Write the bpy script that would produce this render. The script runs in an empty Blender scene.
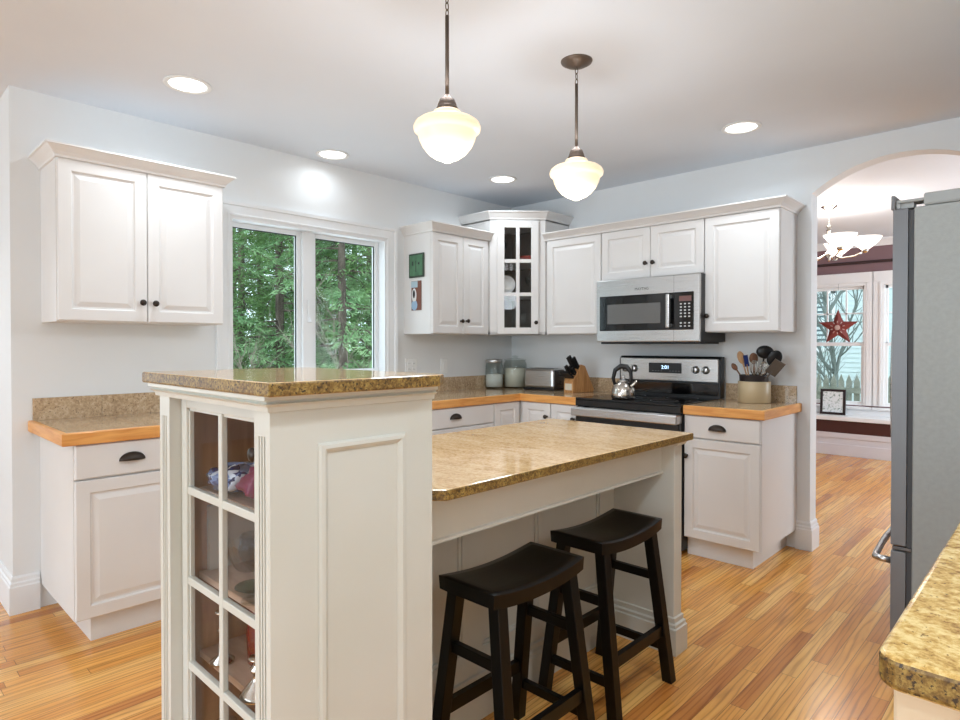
import bpy, bmesh, math, random
from mathutils import Vector, Matrix
PI = math.pi
random.seed(7)
sc = bpy.context.scene
COL = sc.collection

# ------------------------------------------------------------------ camera
cam_d = bpy.data.cameras.new('camera'); cam = bpy.data.objects.new('camera', cam_d); COL.objects.link(cam)
cam.location = (3.6186, -4.1748, 1.2797)
cam.rotation_euler = (PI/2 - 0.0113, 0, 0.7653)
cam_d.sensor_width = 36; cam_d.lens = 616.06/960*36; cam_d.shift_y = -8.07/960
cam_d.clip_start = 0.03; cam_d.clip_end = 200
sc.camera = cam
# ------------------------------------------------------------------ exposure, sky, daylight
sc.view_settings.view_transform = 'Standard'; sc.view_settings.look = 'None'
sc.view_settings.gamma = 1; sc.view_settings.use_curve_mapping = False
sc.view_settings.exposure = 0.06
wd = bpy.data.worlds.new('overcast_sky'); sc.world = wd; wd.use_nodes = True
wd.node_tree.nodes['Background'].inputs[0].default_value = (0.74, 0.89, 1.0, 1)
wd.node_tree.nodes['Background'].inputs[1].default_value = 2.8

def area(name, loc, direction, sx, sy, power, color=(1, 1, 1), shape='RECTANGLE', spread=PI):
    l = bpy.data.lights.new(name, 'AREA'); l.shape = shape; l.size = sx; l.size_y = sy
    l.energy = power; l.color = color; l.spread = spread
    o = bpy.data.objects.new(name, l); COL.objects.link(o); o.location = loc
    o.rotation_euler = Vector(direction).to_track_quat('-Z', 'Y').to_euler()
    return o
# area lights added to boost daylight at unseen rear, side and dining openings
area('daylight_rear', (1.4, -7.9, 1.3), (0, 1, -0.05), 3.8, 2.0, 46, (0.74, 0.88, 1.0))
area('daylight_side', (-4.3, -5.8, 1.4), (1, 0, -0.05), 2.6, 1.8, 22, (0.74, 0.88, 1.0))
area('daylight_dining', (4.9, 2.1, 1.4), (-1, 0, 0), 2.0, 1.6, 66, (0.84, 0.92, 1.0))
DOWN = 8.9     # watts of each recessed downlight
PEND = 10.0

# ------------------------------------------------------------------ material helpers
MATS = {}
def lin(c):
    return tuple(((v/255)/12.92 if v/255 <= .04045 else ((v/255+.055)/1.055)**2.4) for v in c) + (1,)
def mat(name, rgb, rough=.5, metal=0, spec=.5, coat=0):
    m = bpy.data.materials.new(name); m.use_nodes = True
    b = m.node_tree.nodes['Principled BSDF']
    b.inputs['Base Color'].default_value = lin(rgb); b.inputs['Roughness'].default_value = rough
    b.inputs['Metallic'].default_value = metal; b.inputs['Specular IOR Level'].default_value = spec
    b.inputs['Coat Weight'].default_value = coat; b.inputs['Coat Roughness'].default_value = .06
    MATS[name] = m
    return m
def nodes(m):
    nt = m.node_tree
    return nt, nt.nodes, nt.links, nt.nodes['Principled BSDF']
def add(nt, t, **kw):
    n = nt.nodes.new(t)
    for k, v in kw.items():
        if k in n.inputs: n.inputs[k].default_value = v
        else: setattr(n, k, v)
    return n
def ramp(nt, stops, interp='LINEAR'):
    r = nt.nodes.new('ShaderNodeValToRGB'); r.color_ramp.interpolation = interp
    el = r.color_ramp.elements
    while len(el) > 1: el.remove(el[-1])
    el[0].position = stops[0][0]; el[0].color = lin(stops[0][1])
    for p, c in stops[1:]:
        e = el.new(p); e.color = lin(c)
    return r
def coords(nt, scale=(1, 1, 1), rot=(0, 0, 0)):
    t = nt.nodes.new('ShaderNodeTexCoord'); mp = nt.nodes.new('ShaderNodeMapping')
    nt.links.new(t.outputs['Object'], mp.inputs['Vector'])
    mp.inputs['Scale'].default_value = scale; mp.inputs['Rotation'].default_value = rot
    return mp
def soft_noise(m, a, b, scale=3, detail=3, bump=0, bscale=60, mscale=(1, 1, 1)):
    nt, N, L, bs = nodes(m)
    mp = coords(nt, mscale)
    n = add(nt, 'ShaderNodeTexNoise', Scale=scale, Detail=detail)
    L.new(mp.outputs[0], n.inputs['Vector'])
    r = ramp(nt, [(.3, a), (.7, b)]); L.new(n.outputs['Fac'], r.inputs[0]); L.new(r.outputs[0], bs.inputs['Base Color'])
    if bump:
        n2 = add(nt, 'ShaderNodeTexNoise', Scale=bscale, Detail=4); L.new(mp.outputs[0], n2.inputs['Vector'])
        bp = add(nt, 'ShaderNodeBump', Strength=bump, Distance=.002); L.new(n2.outputs['Fac'], bp.inputs['Height'])
        L.new(bp.outputs[0], bs.inputs['Normal'])
    return m
M = {}
M['wall'] = soft_noise(mat('wall_paint', (232, 233, 233), .6, spec=.2), (231, 232, 232), (234, 235, 235), 2, 2, .06, 300)
M['ceiling'] = soft_noise(mat('ceiling_paint', (227, 232, 239), .7, spec=.15), (226, 231, 238), (229, 234, 241), 2, 2, .05, 250)
M['trim'] = mat('trim_paint', (238, 239, 240), .35, spec=.4)
M['cab'] = soft_noise(mat('cabinet_paint', (228, 225, 222), .35, spec=.4), (226, 222, 219), (230, 227, 224), 3, 2)
M['island'] = soft_noise(mat('island_paint', (218, 216, 206), .38, spec=.4), (215, 213, 202), (221, 219, 210), 3, 2)
M['bronze'] = mat('dark_bronze', (62, 54, 48), .35, .8)
M['pend_metal'] = mat('aged_nickel', (112, 100, 90), .45, .7)
M['black'] = mat('black_lacquer', (11, 9, 7), .34, spec=.3)
M['gloss_black'] = mat('black_glass', (8, 8, 10), .07, spec=.6)
M['black_plastic'] = mat('black_plastic', (22, 22, 23), .4)
M['steel'] = mat('brushed_steel', (196, 194, 192), .28, 1)
M['steel_dark'] = mat('dark_steel', (96, 94, 94), .35, 1)
M['silver'] = mat('polished_silver', (205, 198, 188), .15, 1)
M['fridge_side'] = soft_noise(mat('fridge_side_paint', (150, 151, 148), .45, spec=.4), (147, 148, 145), (154, 155, 152), 60, 4, .25, 260)
M['fridge_door'] = mat('fridge_door_steel', (112, 111, 112), .36, .4)
M['gasket'] = mat('gasket_grey', (72, 72, 74), .6)
M['wood_dark'] = mat('dark_stained_wood', (70, 34, 30), .35)
M['mauve'] = mat('mauve_wall_paint', (132, 106, 110), .6, spec=.2)
M['white_plastic'] = mat('white_plastic', (240, 240, 238), .35)
M['pane'] = None
# steel gets a faint brushing
for k in ('steel',):
    nt, N, L, bs = nodes(M[k]); mp = coords(nt, (2, 2, 260))
    n = add(nt, 'ShaderNodeTexNoise', Scale=3, Detail=2); L.new(mp.outputs[0], n.inputs['Vector'])
    mr = add(nt, 'ShaderNodeMapRange'); mr.inputs[3].default_value = .22; mr.inputs[4].default_value = .36
    L.new(n.outputs['Fac'], mr.inputs[0]); L.new(mr.outputs[0], bs.inputs['Roughness'])

def glass(name, tint=(1, 1, 1), refl=1.0, rough=0.0):
    m = bpy.data.materials.new(name); m.use_nodes = True; nt = m.node_tree; nt.nodes.clear()
    o = nt.nodes.new('ShaderNodeOutputMaterial'); t = nt.nodes.new('ShaderNodeBsdfTransparent')
    g = nt.nodes.new('ShaderNodeBsdfGlossy'); lw = nt.nodes.new('ShaderNodeLayerWeight'); mx = nt.nodes.new('ShaderNodeMixShader')
    pw = nt.nodes.new('ShaderNodeMath'); pw.operation = 'POWER'; pw.inputs[1].default_value = 4
    mu = nt.nodes.new('ShaderNodeMath'); mu.operation = 'MULTIPLY_ADD'; mu.inputs[1].default_value = .6*refl; mu.inputs[2].default_value = .035*refl
    t.inputs[0].default_value = (*tint, 1); g.inputs['Roughness'].default_value = rough; lw.inputs[0].default_value = .5
    nt.links.new(lw.outputs['Facing'], pw.inputs[0]); nt.links.new(pw.outputs[0], mu.inputs[0]); nt.links.new(mu.outputs[0], mx.inputs[0])
    nt.links.new(t.outputs[0], mx.inputs[1]); nt.links.new(g.outputs[0], mx.inputs[2]); nt.links.new(mx.outputs[0], o.inputs[0])
    return m
M['pane'] = glass('window_glass', (.98, .995, .99), .13)
M['cab_glass'] = glass('cabinet_glass', (.98, .98, .98), .35)
M['jar_glass'] = glass('jar_glass', (.94, .96, .95), .9)
M['green_glass'] = glass('green_glass', (.55, .72, .66), 1.3)
M['red_glass'] = glass('red_glass', (.45, .05, .05), 1.3)

def emit(name, rgb, strength):
    m = mat(name, rgb, .3); b = m.node_tree.nodes['Principled BSDF']
    b.inputs['Emission Color'].default_value = lin(rgb); b.inputs['Emission Strength'].default_value = strength
    return m
M['lens'] = emit('lit_lens', (255, 252, 248), 4.0)
M['globe'] = emit('lit_opal_glass', (250, 228, 192), .52)
M['chand_glass'] = emit('lit_frosted_glass', (255, 246, 235), 1.6)
M['clock'] = emit('clock_digits', (190, 225, 255), 2.5)
M['red_led'] = mat('microwave_display', (120, 84, 80), .3)

# oak strip floor, boards running along Y
def floor_mat():
    m = mat('oak_strip_floor', (200, 140, 80), .22, spec=.5); nt, N, L, bs = nodes(m)
    tc = N.new('ShaderNodeTexCoord'); sp = N.new('ShaderNodeSeparateXYZ'); L.new(tc.outputs['Object'], sp.inputs[0])
    def math_(op, a, b=None, c=None):
        n = N.new('ShaderNodeMath'); n.operation = op
        for i, v in enumerate((a, b, c)):
            if v is None: continue
            if hasattr(v, 'links'): L.new(v, n.inputs[i])
            else: n.inputs[i].default_value = v
        return n.outputs[0]
    W = .0585
    u = math_('DIVIDE', sp.outputs[0], W); col = math_('FLOOR', u); fu = math_('SUBTRACT', u, col)
    wn = N.new('ShaderNodeTexWhiteNoise'); wn.noise_dimensions = '1D'; L.new(col, wn.inputs['W'])
    off = math_('MULTIPLY', wn.outputs['Value'], 7.3)
    v = math_('ADD', math_('DIVIDE', sp.outputs[1], .78), off); row = math_('FLOOR', v); fv = math_('SUBTRACT', v, row)
    cb = N.new('ShaderNodeCombineXYZ'); L.new(col, cb.inputs[0]); L.new(row, cb.inputs[1])
    w2 = N.new('ShaderNodeTexWhiteNoise'); w2.noise_dimensions = '2D'; L.new(cb.outputs[0], w2.inputs['Vector'])
    # grain: stretched noise, offset per board
    offv = N.new('ShaderNodeVectorMath'); offv.operation = 'SCALE'; L.new(w2.outputs['Color'], offv.inputs[0]); offv.inputs['Scale'].default_value = 9
    ad = N.new('ShaderNodeVectorMath'); ad.operation = 'ADD'; L.new(tc.outputs['Object'], ad.inputs[0]); L.new(offv.outputs[0], ad.inputs[1])
    mp = N.new('ShaderNodeMapping'); mp.inputs['Scale'].default_value = (38, 2.6, 1); L.new(ad.outputs[0], mp.inputs[0])
    g1 = add(nt, 'ShaderNodeTexNoise', Scale=1.0, Detail=5, Distortion=.6); L.new(mp.outputs[0], g1.inputs['Vector'])
    mp2 = N.new('ShaderNodeMapping'); mp2.inputs['Scale'].default_value = (9, .8, 1); L.new(ad.outputs[0], mp2.inputs[0])
    wv = add(nt, 'ShaderNodeTexWave', Scale=1.6, Distortion=9.0, Detail=2.0); wv.bands_direction = 'X'
    wv.inputs['Detail Scale'].default_value = 1.2; L.new(mp2.outputs[0], wv.inputs['Vector'])
    base = ramp(nt, [(0, (206, 134, 66)), (.2, (232, 164, 82)), (.6, (244, 180, 96)), (1, (250, 198, 118))])
    L.new(w2.outputs['Value'], base.inputs[0])
    gr = ramp(nt, [(.30, (150, 108, 66)), (.46, (226, 202, 168)), (.66, (255, 253, 246))]); L.new(g1.outputs['Fac'], gr.inputs[0])
    wr = ramp(nt, [(.0, (150, 104, 64)), (.22, (246, 238, 226)), (1, (255, 255, 255))]); L.new(wv.outputs['Fac'], wr.inputs[0])
    m1 = N.new('ShaderNodeMix'); m1.data_type = 'RGBA'; m1.blend_type = 'MULTIPLY'; m1.inputs[0].default_value = .48
    L.new(base.outputs[0], m1.inputs[6]); L.new(gr.outputs[0], m1.inputs[7])
    m2 = N.new('ShaderNodeMix'); m2.data_type = 'RGBA'; m2.blend_type = 'MULTIPLY'; m2.inputs[0].default_value = .42
    L.new(m1.outputs[2], m2.inputs[6]); L.new(wr.outputs[0], m2.inputs[7])
    # seams
    s1 = math_('LESS_THAN', math_('MINIMUM', fu, math_('SUBTRACT', 1.0, fu)), .02)
    s2 = math_('LESS_THAN', fv, .003)
    seam = math_('MAXIMUM', s1, s2)
    m3 = N.new('ShaderNodeMix'); m3.data_type = 'RGBA'; L.new(math_('MULTIPLY', seam, .7), m3.inputs[0])
    L.new(m2.outputs[2], m3.inputs[6]); m3.inputs[7].default_value = lin((92, 52, 26))
    L.new(m3.outputs[2], bs.inputs['Base Color'])
    bp = add(nt, 'ShaderNodeBump', Strength=.25, Distance=.002)
    hh = math_('SUBTRACT', math_('MULTIPLY', g1.outputs['Fac'], .25), seam); L.new(hh, bp.inputs['Height']); L.new(bp.outputs[0], bs.inputs['Normal'])
    return m
M['floor'] = floor_mat()

def granite(name, stops, scale=90, speck=(58, 42, 26), rough=.09, dens=.62, vein=.5, coat=0):
    m = mat(name, stops[1][1], rough, spec=.5, coat=coat); nt, N, L, bs = nodes(m); mp = coords(nt, (1, 1, 1), (.3, .2, .5))
    n1 = add(nt, 'ShaderNodeTexNoise', Scale=scale, Detail=6, Roughness=.7); L.new(mp.outputs[0], n1.inputs['Vector'])
    mpv = coords(nt, (1, 2.6, 1), (.2, .1, .9))
    n0 = add(nt, 'ShaderNodeTexNoise', Scale=7, Detail=4, Distortion=1.2); L.new(mpv.outputs[0], n0.inputs['Vector'])
    mxv = N.new('ShaderNodeMix'); mxv.data_type = 'FLOAT'; mxv.inputs[0].default_value = vein * .5
    L.new(n1.outputs['Fac'], mxv.inputs[2]); L.new(n0.outputs['Fac'], mxv.inputs[3])
    r = ramp(nt, stops); L.new(mxv.outputs[0], r.inputs[0])
    n2 = add(nt, 'ShaderNodeTexNoise', Scale=scale*1.7, Detail=3, Roughness=.6); L.new(mp.outputs[0], n2.inputs['Vector'])
    r2 = ramp(nt, [(dens, (0, 0, 0)), (dens + .05, (255, 255, 255))]); L.new(n2.outputs['Fac'], r2.inputs[0])
    mx = N.new('ShaderNodeMix'); mx.data_type = 'RGBA'; L.new(r2.outputs[0], mx.inputs[0])
    L.new(r.outputs[0], mx.inputs[6]); mx.inputs[7].default_value = lin(speck)
    L.new(mx.outputs[2], bs.inputs['Base Color'])
    return m
M['granite'] = granite('gold_granite', [(.34, (176, 134, 84)), (.47, (216, 176, 124)), (.6, (232, 200, 156))], 80, dens=.70, speck=(110, 84, 56), vein=.7)  # top colour lightened to imitate the white room's reflection
M['granite_edge'] = granite('gold_granite_shaded_edge', [(.36, (72, 48, 22)), (.48, (128, 96, 44)), (.6, (172, 142, 76))], 110, dens=.56, rough=.42)  # same stone as the top, edge shade put into a darker colour
M['granite_yellow'] = granite('yellow_granite', [(.38, (140, 98, 46)), (.48, (204, 164, 92)), (.58, (232, 204, 142))], 75, speck=(104, 72, 40), dens=.64, rough=.14, vein=.8)
M['stone_tile'] = granite('polished_stone_tile', [(.34, (160, 132, 102)), (.5, (196, 168, 134)), (.64, (218, 196, 166))], 70, speck=(84, 62, 44), dens=.62, rough=.08)
M['grout'] = mat('grout', (96, 88, 76), .8)

def wood(name, a, b, scale=(3, 40, 40), rough=.35):
    m = mat(name, a, rough); nt, N, L, bs = nodes(m); mp = coords(nt, scale)
    n = add(nt, 'ShaderNodeTexNoise', Scale=1.0, Detail=5, Distortion=.4); L.new(mp.outputs[0], n.inputs['Vector'])
    r = ramp(nt, [(.35, a), (.65, b)]); L.new(n.outputs['Fac'], r.inputs[0]); L.new(r.outputs[0], bs.inputs['Base Color'])
    return m
M['edge_wood'] = wood('maple_edge', (216, 144, 72), (238, 174, 98), (6, 6, 60))
M['block_wood'] = wood('knife_block_wood', (186, 128, 76), (214, 160, 104), (60, 60, 6))
M['cab_wood'] = wood('cabinet_interior_wood', (168, 126, 96), (194, 150, 118), (40, 40, 4), .5)
M['shelf_wood'] = wood('shelf_wood', (190, 162, 142), (212, 188, 168), (6, 40, 40), .4)
M['spoon_wood'] = wood('spoon_wood', (170, 128, 88), (202, 160, 116), (30, 30, 6), .6)
M['spoon_wood2'] = wood('dark_spoon_wood', (112, 76, 54), (140, 98, 70), (30, 30, 6), .6)

# ------------------------------------------------------------------ mesh builder
class MB:
    def __init__(s): s.bm = bmesh.new(); s.smooth_faces = []
    def box(s, x0, x1, y0, y1, z0, z1, bev=0):
        r = bmesh.ops.create_cube(s.bm, size=1)
        vs = r['verts']
        for v in vs:
            v.co = Vector(((x0+x1)/2 + v.co.x*(x1-x0), (y0+y1)/2 + v.co.y*(y1-y0), (z0+z1)/2 + v.co.z*(z1-z0)))
        if bev:
            es = {e for v in vs for e in v.link_edges}
            bmesh.ops.bevel(s.bm, geom=list(es), offset=bev, segments=2, affect='EDGES', profile=.5)
        return s
    def prism(s, pts, z0, z1, bev=0, segs=2):
        a = [s.bm.verts.new((p[0], p[1], z0)) for p in pts]; b = [s.bm.verts.new((p[0], p[1], z1)) for p in pts]
        n = len(pts); fs = [s.bm.faces.new(list(reversed(a))), s.bm.faces.new(b)]
        for i in range(n): fs.append(s.bm.faces.new((a[i], a[(i+1) % n], b[(i+1) % n], b[i])))
        bmesh.ops.recalc_face_normals(s.bm, faces=fs)
        if bev:
            es = {e for f in fs[:2] for e in f.edges}
            bmesh.ops.bevel(s.bm, geom=list(es), offset=bev, segments=segs, affect='EDGES', profile=.5)
        return s
    def grid(s, rows, close_u=False, close_v=False, smooth=True):
        V = [[s.bm.verts.new(p) for p in r] for r in rows]
        nu = len(V); nv = len(V[0])
        for i in range(nu if close_u else nu-1):
            for j in range(nv if close_v else nv-1):
                q = (V[i][j], V[i][(j+1) % nv], V[(i+1) % nu][(j+1) % nv], V[(i+1) % nu][j])
                if len(set(q)) == 4:
                    f = s.bm.faces.new(q); f.smooth = smooth
        return V
    def lathe(s, prof, n=32, M_=None, smooth=True, cap=True):
        M_ = M_ or Matrix.Identity(4)
        rows = [[M_ @ Vector((max(r, 1e-5)*math.cos(2*PI*k/n), max(r, 1e-5)*math.sin(2*PI*k/n), z)) for k in range(n)] for r, z in prof]
        V = s.grid(rows, close_v=True, smooth=smooth)
        if cap:
            for r in (V[0], V[-1]):
                try: s.bm.faces.new(r)
                except ValueError: pass
        return s
    def tube(s, pts, r, n=10, cap=True):
        pts = [Vector(p) for p in pts]; rr = r if hasattr(r, '__len__') else [r]*len(pts)
        rows = []; up = None
        for i, p in enumerate(pts):
            d = (pts[min(i+1, len(pts)-1)] - pts[max(i-1, 0)]).normalized()
            if up is None: up = d.orthogonal().normalized()
            a = (up - d*up.dot(d)).normalized(); b = d.cross(a); up = a
            rows.append([p + (a*math.cos(2*PI*k/n) + b*math.sin(2*PI*k/n))*rr[i] for k in range(n)])
        V = s.grid(rows, close_v=True)
        if cap: s.bm.faces.new(V[0]); s.bm.faces.new(V[-1])
        return s
    def bar(s, a, b, w, h, up=(0, 0, 1), bev=0):
        a = Vector(a); b = Vector(b); d = (b-a); L = d.length; d.normalize()
        u = Vector(up); x = d.cross(u).normalized(); y = x.cross(d).normalized()
        r = bmesh.ops.create_cube(s.bm, size=1); vs = r['verts']
        for v in vs:
            c = v.co.copy(); v.co = (a+b)/2 + x*(c.x*w) + y*(c.y*h) + d*(c.z*L)
        if bev:
            es = {e for v in vs for e in v.link_edges}
            bmesh.ops.bevel(s.bm, geom=list(es), offset=bev, segments=2, affect='EDGES', profile=.5)
        return s
    def panel(s, x0, x1, z0, z1, yb, prof):
        """nested rings: prof = [(inset, outward)], outward is -y"""
        prev = None
        for ins, out in prof:
            r = [s.bm.verts.new((x, yb-out, z)) for x, z in ((x0+ins, z0+ins), (x1-ins, z0+ins), (x1-ins, z1-ins), (x0+ins, z1-ins))]
            if prev:
                for i in range(4): s.bm.faces.new((prev[i], prev[(i+1) % 4], r[(i+1) % 4], r[i]))
            else:
                s.bm.faces.new(list(reversed(r)))
            prev = r
        s.bm.faces.new(prev)
        return s
    def sweep(s, path, prof, closed=False, flip=1):
        """path: plan points (x, y); prof: [(out, z)]; out is measured to the right of travel * flip, mitred"""
        P = [Vector(p[:2]) for p in path]; n = len(P); offs = []
        for i in range(n):
            def nrm(a, b):
                d = (b-a).normalized(); return Vector((d.y, -d.x))*flip
            if closed: n1 = nrm(P[i-1], P[i]); n2 = nrm(P[i], P[(i+1) % n])
            elif i == 0: n1 = n2 = nrm(P[0], P[1])
            elif i == n-1: n1 = n2 = nrm(P[-2], P[-1])
            else: n1 = nrm(P[i-1], P[i]); n2 = nrm(P[i], P[i+1])
            m = (n1+n2); m = m/(m.dot(n1)) if m.length > 1e-6 else n1
            offs.append(m)
        rows = [[(P[i].x+offs[i].x*o, P[i].y+offs[i].y*o, z) for o, z in prof] for i in range(n)]
        V = s.grid(rows, close_u=closed, close_v=True, smooth=False)
        if not closed: s.bm.faces.new(V[0]); s.bm.faces.new(V[-1])
        return s
    def ellipsoid(s, c, r, M_=None, u=20, v=12):
        R = M_ or Matrix.Identity(3)
        rows = []
        for i in range(v+1):
            a = PI*i/v
            rows.append([Vector(c) + R @ Vector((r[0]*math.sin(a)*math.cos(2*PI*k/u)+1e-6*math.cos(2*PI*k/u), r[1]*math.sin(a)*math.sin(2*PI*k/u)+1e-6*math.sin(2*PI*k/u), r[2]*math.cos(a))) for k in range(u)])
        s.grid(rows, close_v=True); return s
    def build(s, name, m, parent=None):
        me = bpy.data.meshes.new(name)
        bmesh.ops.recalc_face_normals(s.bm, faces=s.bm.faces[:])
        s.bm.to_mesh(me); s.bm.free()
        if m is not None: me.materials.append(m)
        o = bpy.data.objects.new(name, me); COL.objects.link(o)
        if parent is not None: o.parent = parent
        return o
def T(x, y, z): return Matrix.Translation((x, y, z))
RY = Matrix.Rotation(PI/2, 4, 'X')          # z axis -> -y
def thing(name, label, cat, loc=(0, 0, 0), rz=0, group=None):
    o = bpy.data.objects.new(name, None); COL.objects.link(o); o.empty_display_size = .1
    o.location = loc; o.rotation_euler = (0, 0, rz); o['label'] = label; o['category'] = cat
    if group: o['group'] = group
    return o
def tag(o, label, cat, group=None, kind=None):
    o['label'] = label; o['category'] = cat
    if group: o['group'] = group
    if kind: o['kind'] = kind
    return o
def struct(name, mb, m, parent=None):
    o = mb.build(name, m, parent)
    if parent is None: o['kind'] = 'structure'
    return o
def dup(o, parent=None):
    c = o.copy(); COL.objects.link(c)
    if parent is not None: c.parent = parent
    for ch in list(o.children):
        dup(ch, c)
    return c

# ================================================================== SETTING
H = 2.5025
YL = -3.61
AX0, AX1, AZ, AT = 2.452, 3.36, 2.215, 2.372    # arch
struct('floor', MB().prism([(-4.62, -8.22), (4.27, -8.22), (4.27, 4.24), (-.6, 4.24), (-.6, .12), (-.16, .12), (-.16, YL+.12), (-4.62, YL+.12)], -.05, 0), M['floor'])
struct('ceiling', MB().prism([(-4.62, -8.22), (5.12, -8.22), (5.12, 4.24), (-.6, 4.24), (-.6, .12), (-.16, .12), (-.16, YL+.12), (-4.62, YL+.12)], H, H+.05), M['ceiling'])
# kitchen window wall (x = 0) with its opening
WY0, WY1, WZ0, WZ1 = -2.56, -1.395, 1.06, 2.05
mb = MB()
mb.box(-.16, 0, YL, WY0, 0, H); mb.box(-.16, 0, WY1, .12, 0, H)
mb.box(-.16, 0, WY0, WY1, 0, WZ0); mb.box(-.16, 0, WY0, WY1, WZ1, H)
mb.box(-4.5, -.16, YL, YL+.12, 0, H)
struct('wall_left', mb, M['wall'])
# range wall with arch: polygon faces in x-z extruded along y
def arch_wall():
    mb = MB(); hw = (AX1-AX0)/2; cx = (AX0+AX1)/2; rise = AT-AZ; R = (hw*hw+rise*rise)/(2*rise); a0 = math.asin(hw/R)
    arc = [(cx + R*math.sin(-a0 + 2*a0*i/28), AT-R+R*math.cos(-a0 + 2*a0*i/28)) for i in range(29)]
    mb.box(0, AX0, 0, .12, 0, H); mb.box(AX1, 5.0, 0, .12, 0, H)
    rows = [[(x, 0, H), (x, 0, z), (x, .12, z), (x, .12, H)] for x, z in arc]
    mb.grid(rows, close_v=True, smooth=False)
    return mb
struct('wall_back', arch_wall(), M['wall'])
struct('wall_right', MB().box(4.15, 4.27, -8.1, 0, 0, H), M['wall'])
# rear wall with wide glass doors, side wall with a window: never seen, they let the day in
mb = MB(); mb.box(-4.5, -.7, -8.22, -8.1, 0, H); mb.box(3.6, 4.27, -8.22, -8.1, 0, H); mb.box(-.7, 3.6, -8.22, -8.1, 2.2, H)
mb.box(1.35, 1.5, -8.22, -8.1, 0, 2.2)
struct('wall_rear', mb, M['wall'])
mb = MB(); mb.box(-4.62, -4.5, -8.1, -7.2, 0, H); mb.box(-4.62, -4.5, -4.4, YL+.12, 0, H); mb.box(-4.62, -4.5, -7.2, -4.4, 0, .9); mb.box(-4.62, -4.5, -7.2, -4.4, 2.1, H)
struct('wall_side', mb, M['wall'])
# dining room shell
DY = 4.1
mb = MB(); mb.box(-.6, -.48, .12, DY, 0, H)
struct('wall_dining_left', mb, M['mauve'])
mb = MB(); mb.box(5.0, 5.12, .12, 1.1, 0, H); mb.box(5.0, 5.12, 3.1, DY, 0, H); mb.box(5.0, 5.12, 1.1, 3.1, 0, .6); mb.box(5.0, 5.12, 1.1, 3.1, 2.2, H)
struct('wall_dining_right', mb, M['mauve'])
struct('floor_dining', MB().box(4.27, 5.1, .12, 4.1, -.05, 0), M['floor'])
D1 = (1.27, 1.875); D2 = (2.07, 2.67); DZ0, DZ1 = .575, 1.975
mb = MB()
xs = [-.6, .40, 1.0, D1[0], D1[1], D2[0], D2[1], 5.1]
mb.box(-.6, D1[0], DY, DY+.14, 0, H); mb.box(D1[1], D2[0], DY, DY+.14, 0, H); mb.box(D2[1], 5.1, DY, DY+.14, 0, H)
for d in (D1, D2):
    mb.box(d[0], d[1], DY, DY+.14, 0, DZ0); mb.box(d[0], d[1], DY, DY+.14, DZ1, H)
struct('wall_dining', mb, M['mauve'])
# baseboards with a moulded cap
BP = [(0, 0), (.017, 0), (.017, .128), (.013, .134), (.013, .146), (.008, .152), (.008, .168), (.003, .178), (0, .178)]
struct('baseboard_left', MB().sweep([(-4.4, YL), (0, YL), (0, -3.506)], BP), M['trim'])
struct('baseboard_back', MB().sweep([(2.374, 0), (AX0, 0), (AX0, .12), (2.0, .12)], BP), M['trim'])
struct('baseboard_right', MB().sweep([(3.9, .12), (AX1, .12), (AX1, 0), (4.1, 0)], BP), M['trim'])
# kitchen window: casing, jamb liner, sashes
CP = [(0, 0), (.0, .012)]
def casing_frame(mb, y0, y1, z0, z1, w, x, t):
    """picture-frame casing in a plane x = const, with stepped profile"""
    prof = [(0, 0), (0, t*.55), (w*.12, t*.75), (w*.2, t*.6), (w*.72, t*.8), (w*.76, t*1.15), (w, t*1.3), (w, 0)]
    ring = []
    for o, h in prof:
        ring.append([(x+h, y0-o, z0-o), (x+h, y1+o, z0-o), (x+h, y1+o, z1+o), (x+h, y0-o, z1+o)])
    mb.grid(ring, close_v=True, smooth=False)
w1 = thing('window_1', 'white double sash kitchen window with moulded casing looking onto evergreens', 'window')
w1['kind'] = 'structure'; del w1['category']
mb = MB(); casing_frame(mb, WY0, WY1, WZ0, WZ1, .085, 0, .018); struct('window_casing', mb, M['trim'], w1)
mb = MB(); t = .018
mb.box(-.15, .004, WY0, WY0+t, WZ0, WZ1); mb.box(-.15, .004, WY1-t, WY1, WZ0, WZ1)
mb.box(-.15, .004, WY0+t, WY1-t, WZ0, WZ0+t); mb.box(-.15, .004, WY0+t, WY1-t, WZ1-t, WZ1)
struct('window_jamb', mb, M['trim'], w1)
struct('window_mullion', MB().box(-.13, -.05, -2.045, -1.965, WZ0+t, WZ1-t, .004), M['trim'], w1)
for (a, b, nm) in ((WY0+t, -2.045, 'left'), (-1.965, WY1-t, 'right')):
    mb = MB(); s = .03
    mb.box(-.115, -.075, a, a+s, WZ0+t, WZ1-t, .003); mb.box(-.115, -.075, b-s, b, WZ0+t, WZ1-t, .003)
    mb.box(-.115, -.075, a+s, b-s, WZ0+t, WZ0+t+s, .003); mb.box(-.115, -.075, a+s, b-s, WZ1-t-s, WZ1-t, .003)
    f = mb.build('window_sash', M['trim'], w1)
    MB().box(-.098, -.094, a+s, b-s, WZ0+t+s, WZ1-t-s).build('pane', M['pane'], f)
    mb = MB()
    for (q0, q1, r0, r1) in ((a+s, a+s+.006, WZ0+t+s, WZ1-t-s), (b-s-.006, b-s, WZ0+t+s, WZ1-t-s), (a+s, b-s, WZ1-t-s-.006, WZ1-t-s)):
        mb.box(-.092, -.086, q0, q1, r0, r1)
    mb.build('glazing_gasket', M['black_plastic'], f)
    yk = -2.02 if nm == 'left' else -1.99
mb = MB(); mb.box(-.05, -.035, -2.014, -1.998, 1.43, 1.58, .003); mb.bar((-.042, -2.006, 1.47), (-.015, -2.006, 1.43), .012, .012); mb.build('latch', M['trim'], w1)

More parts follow.
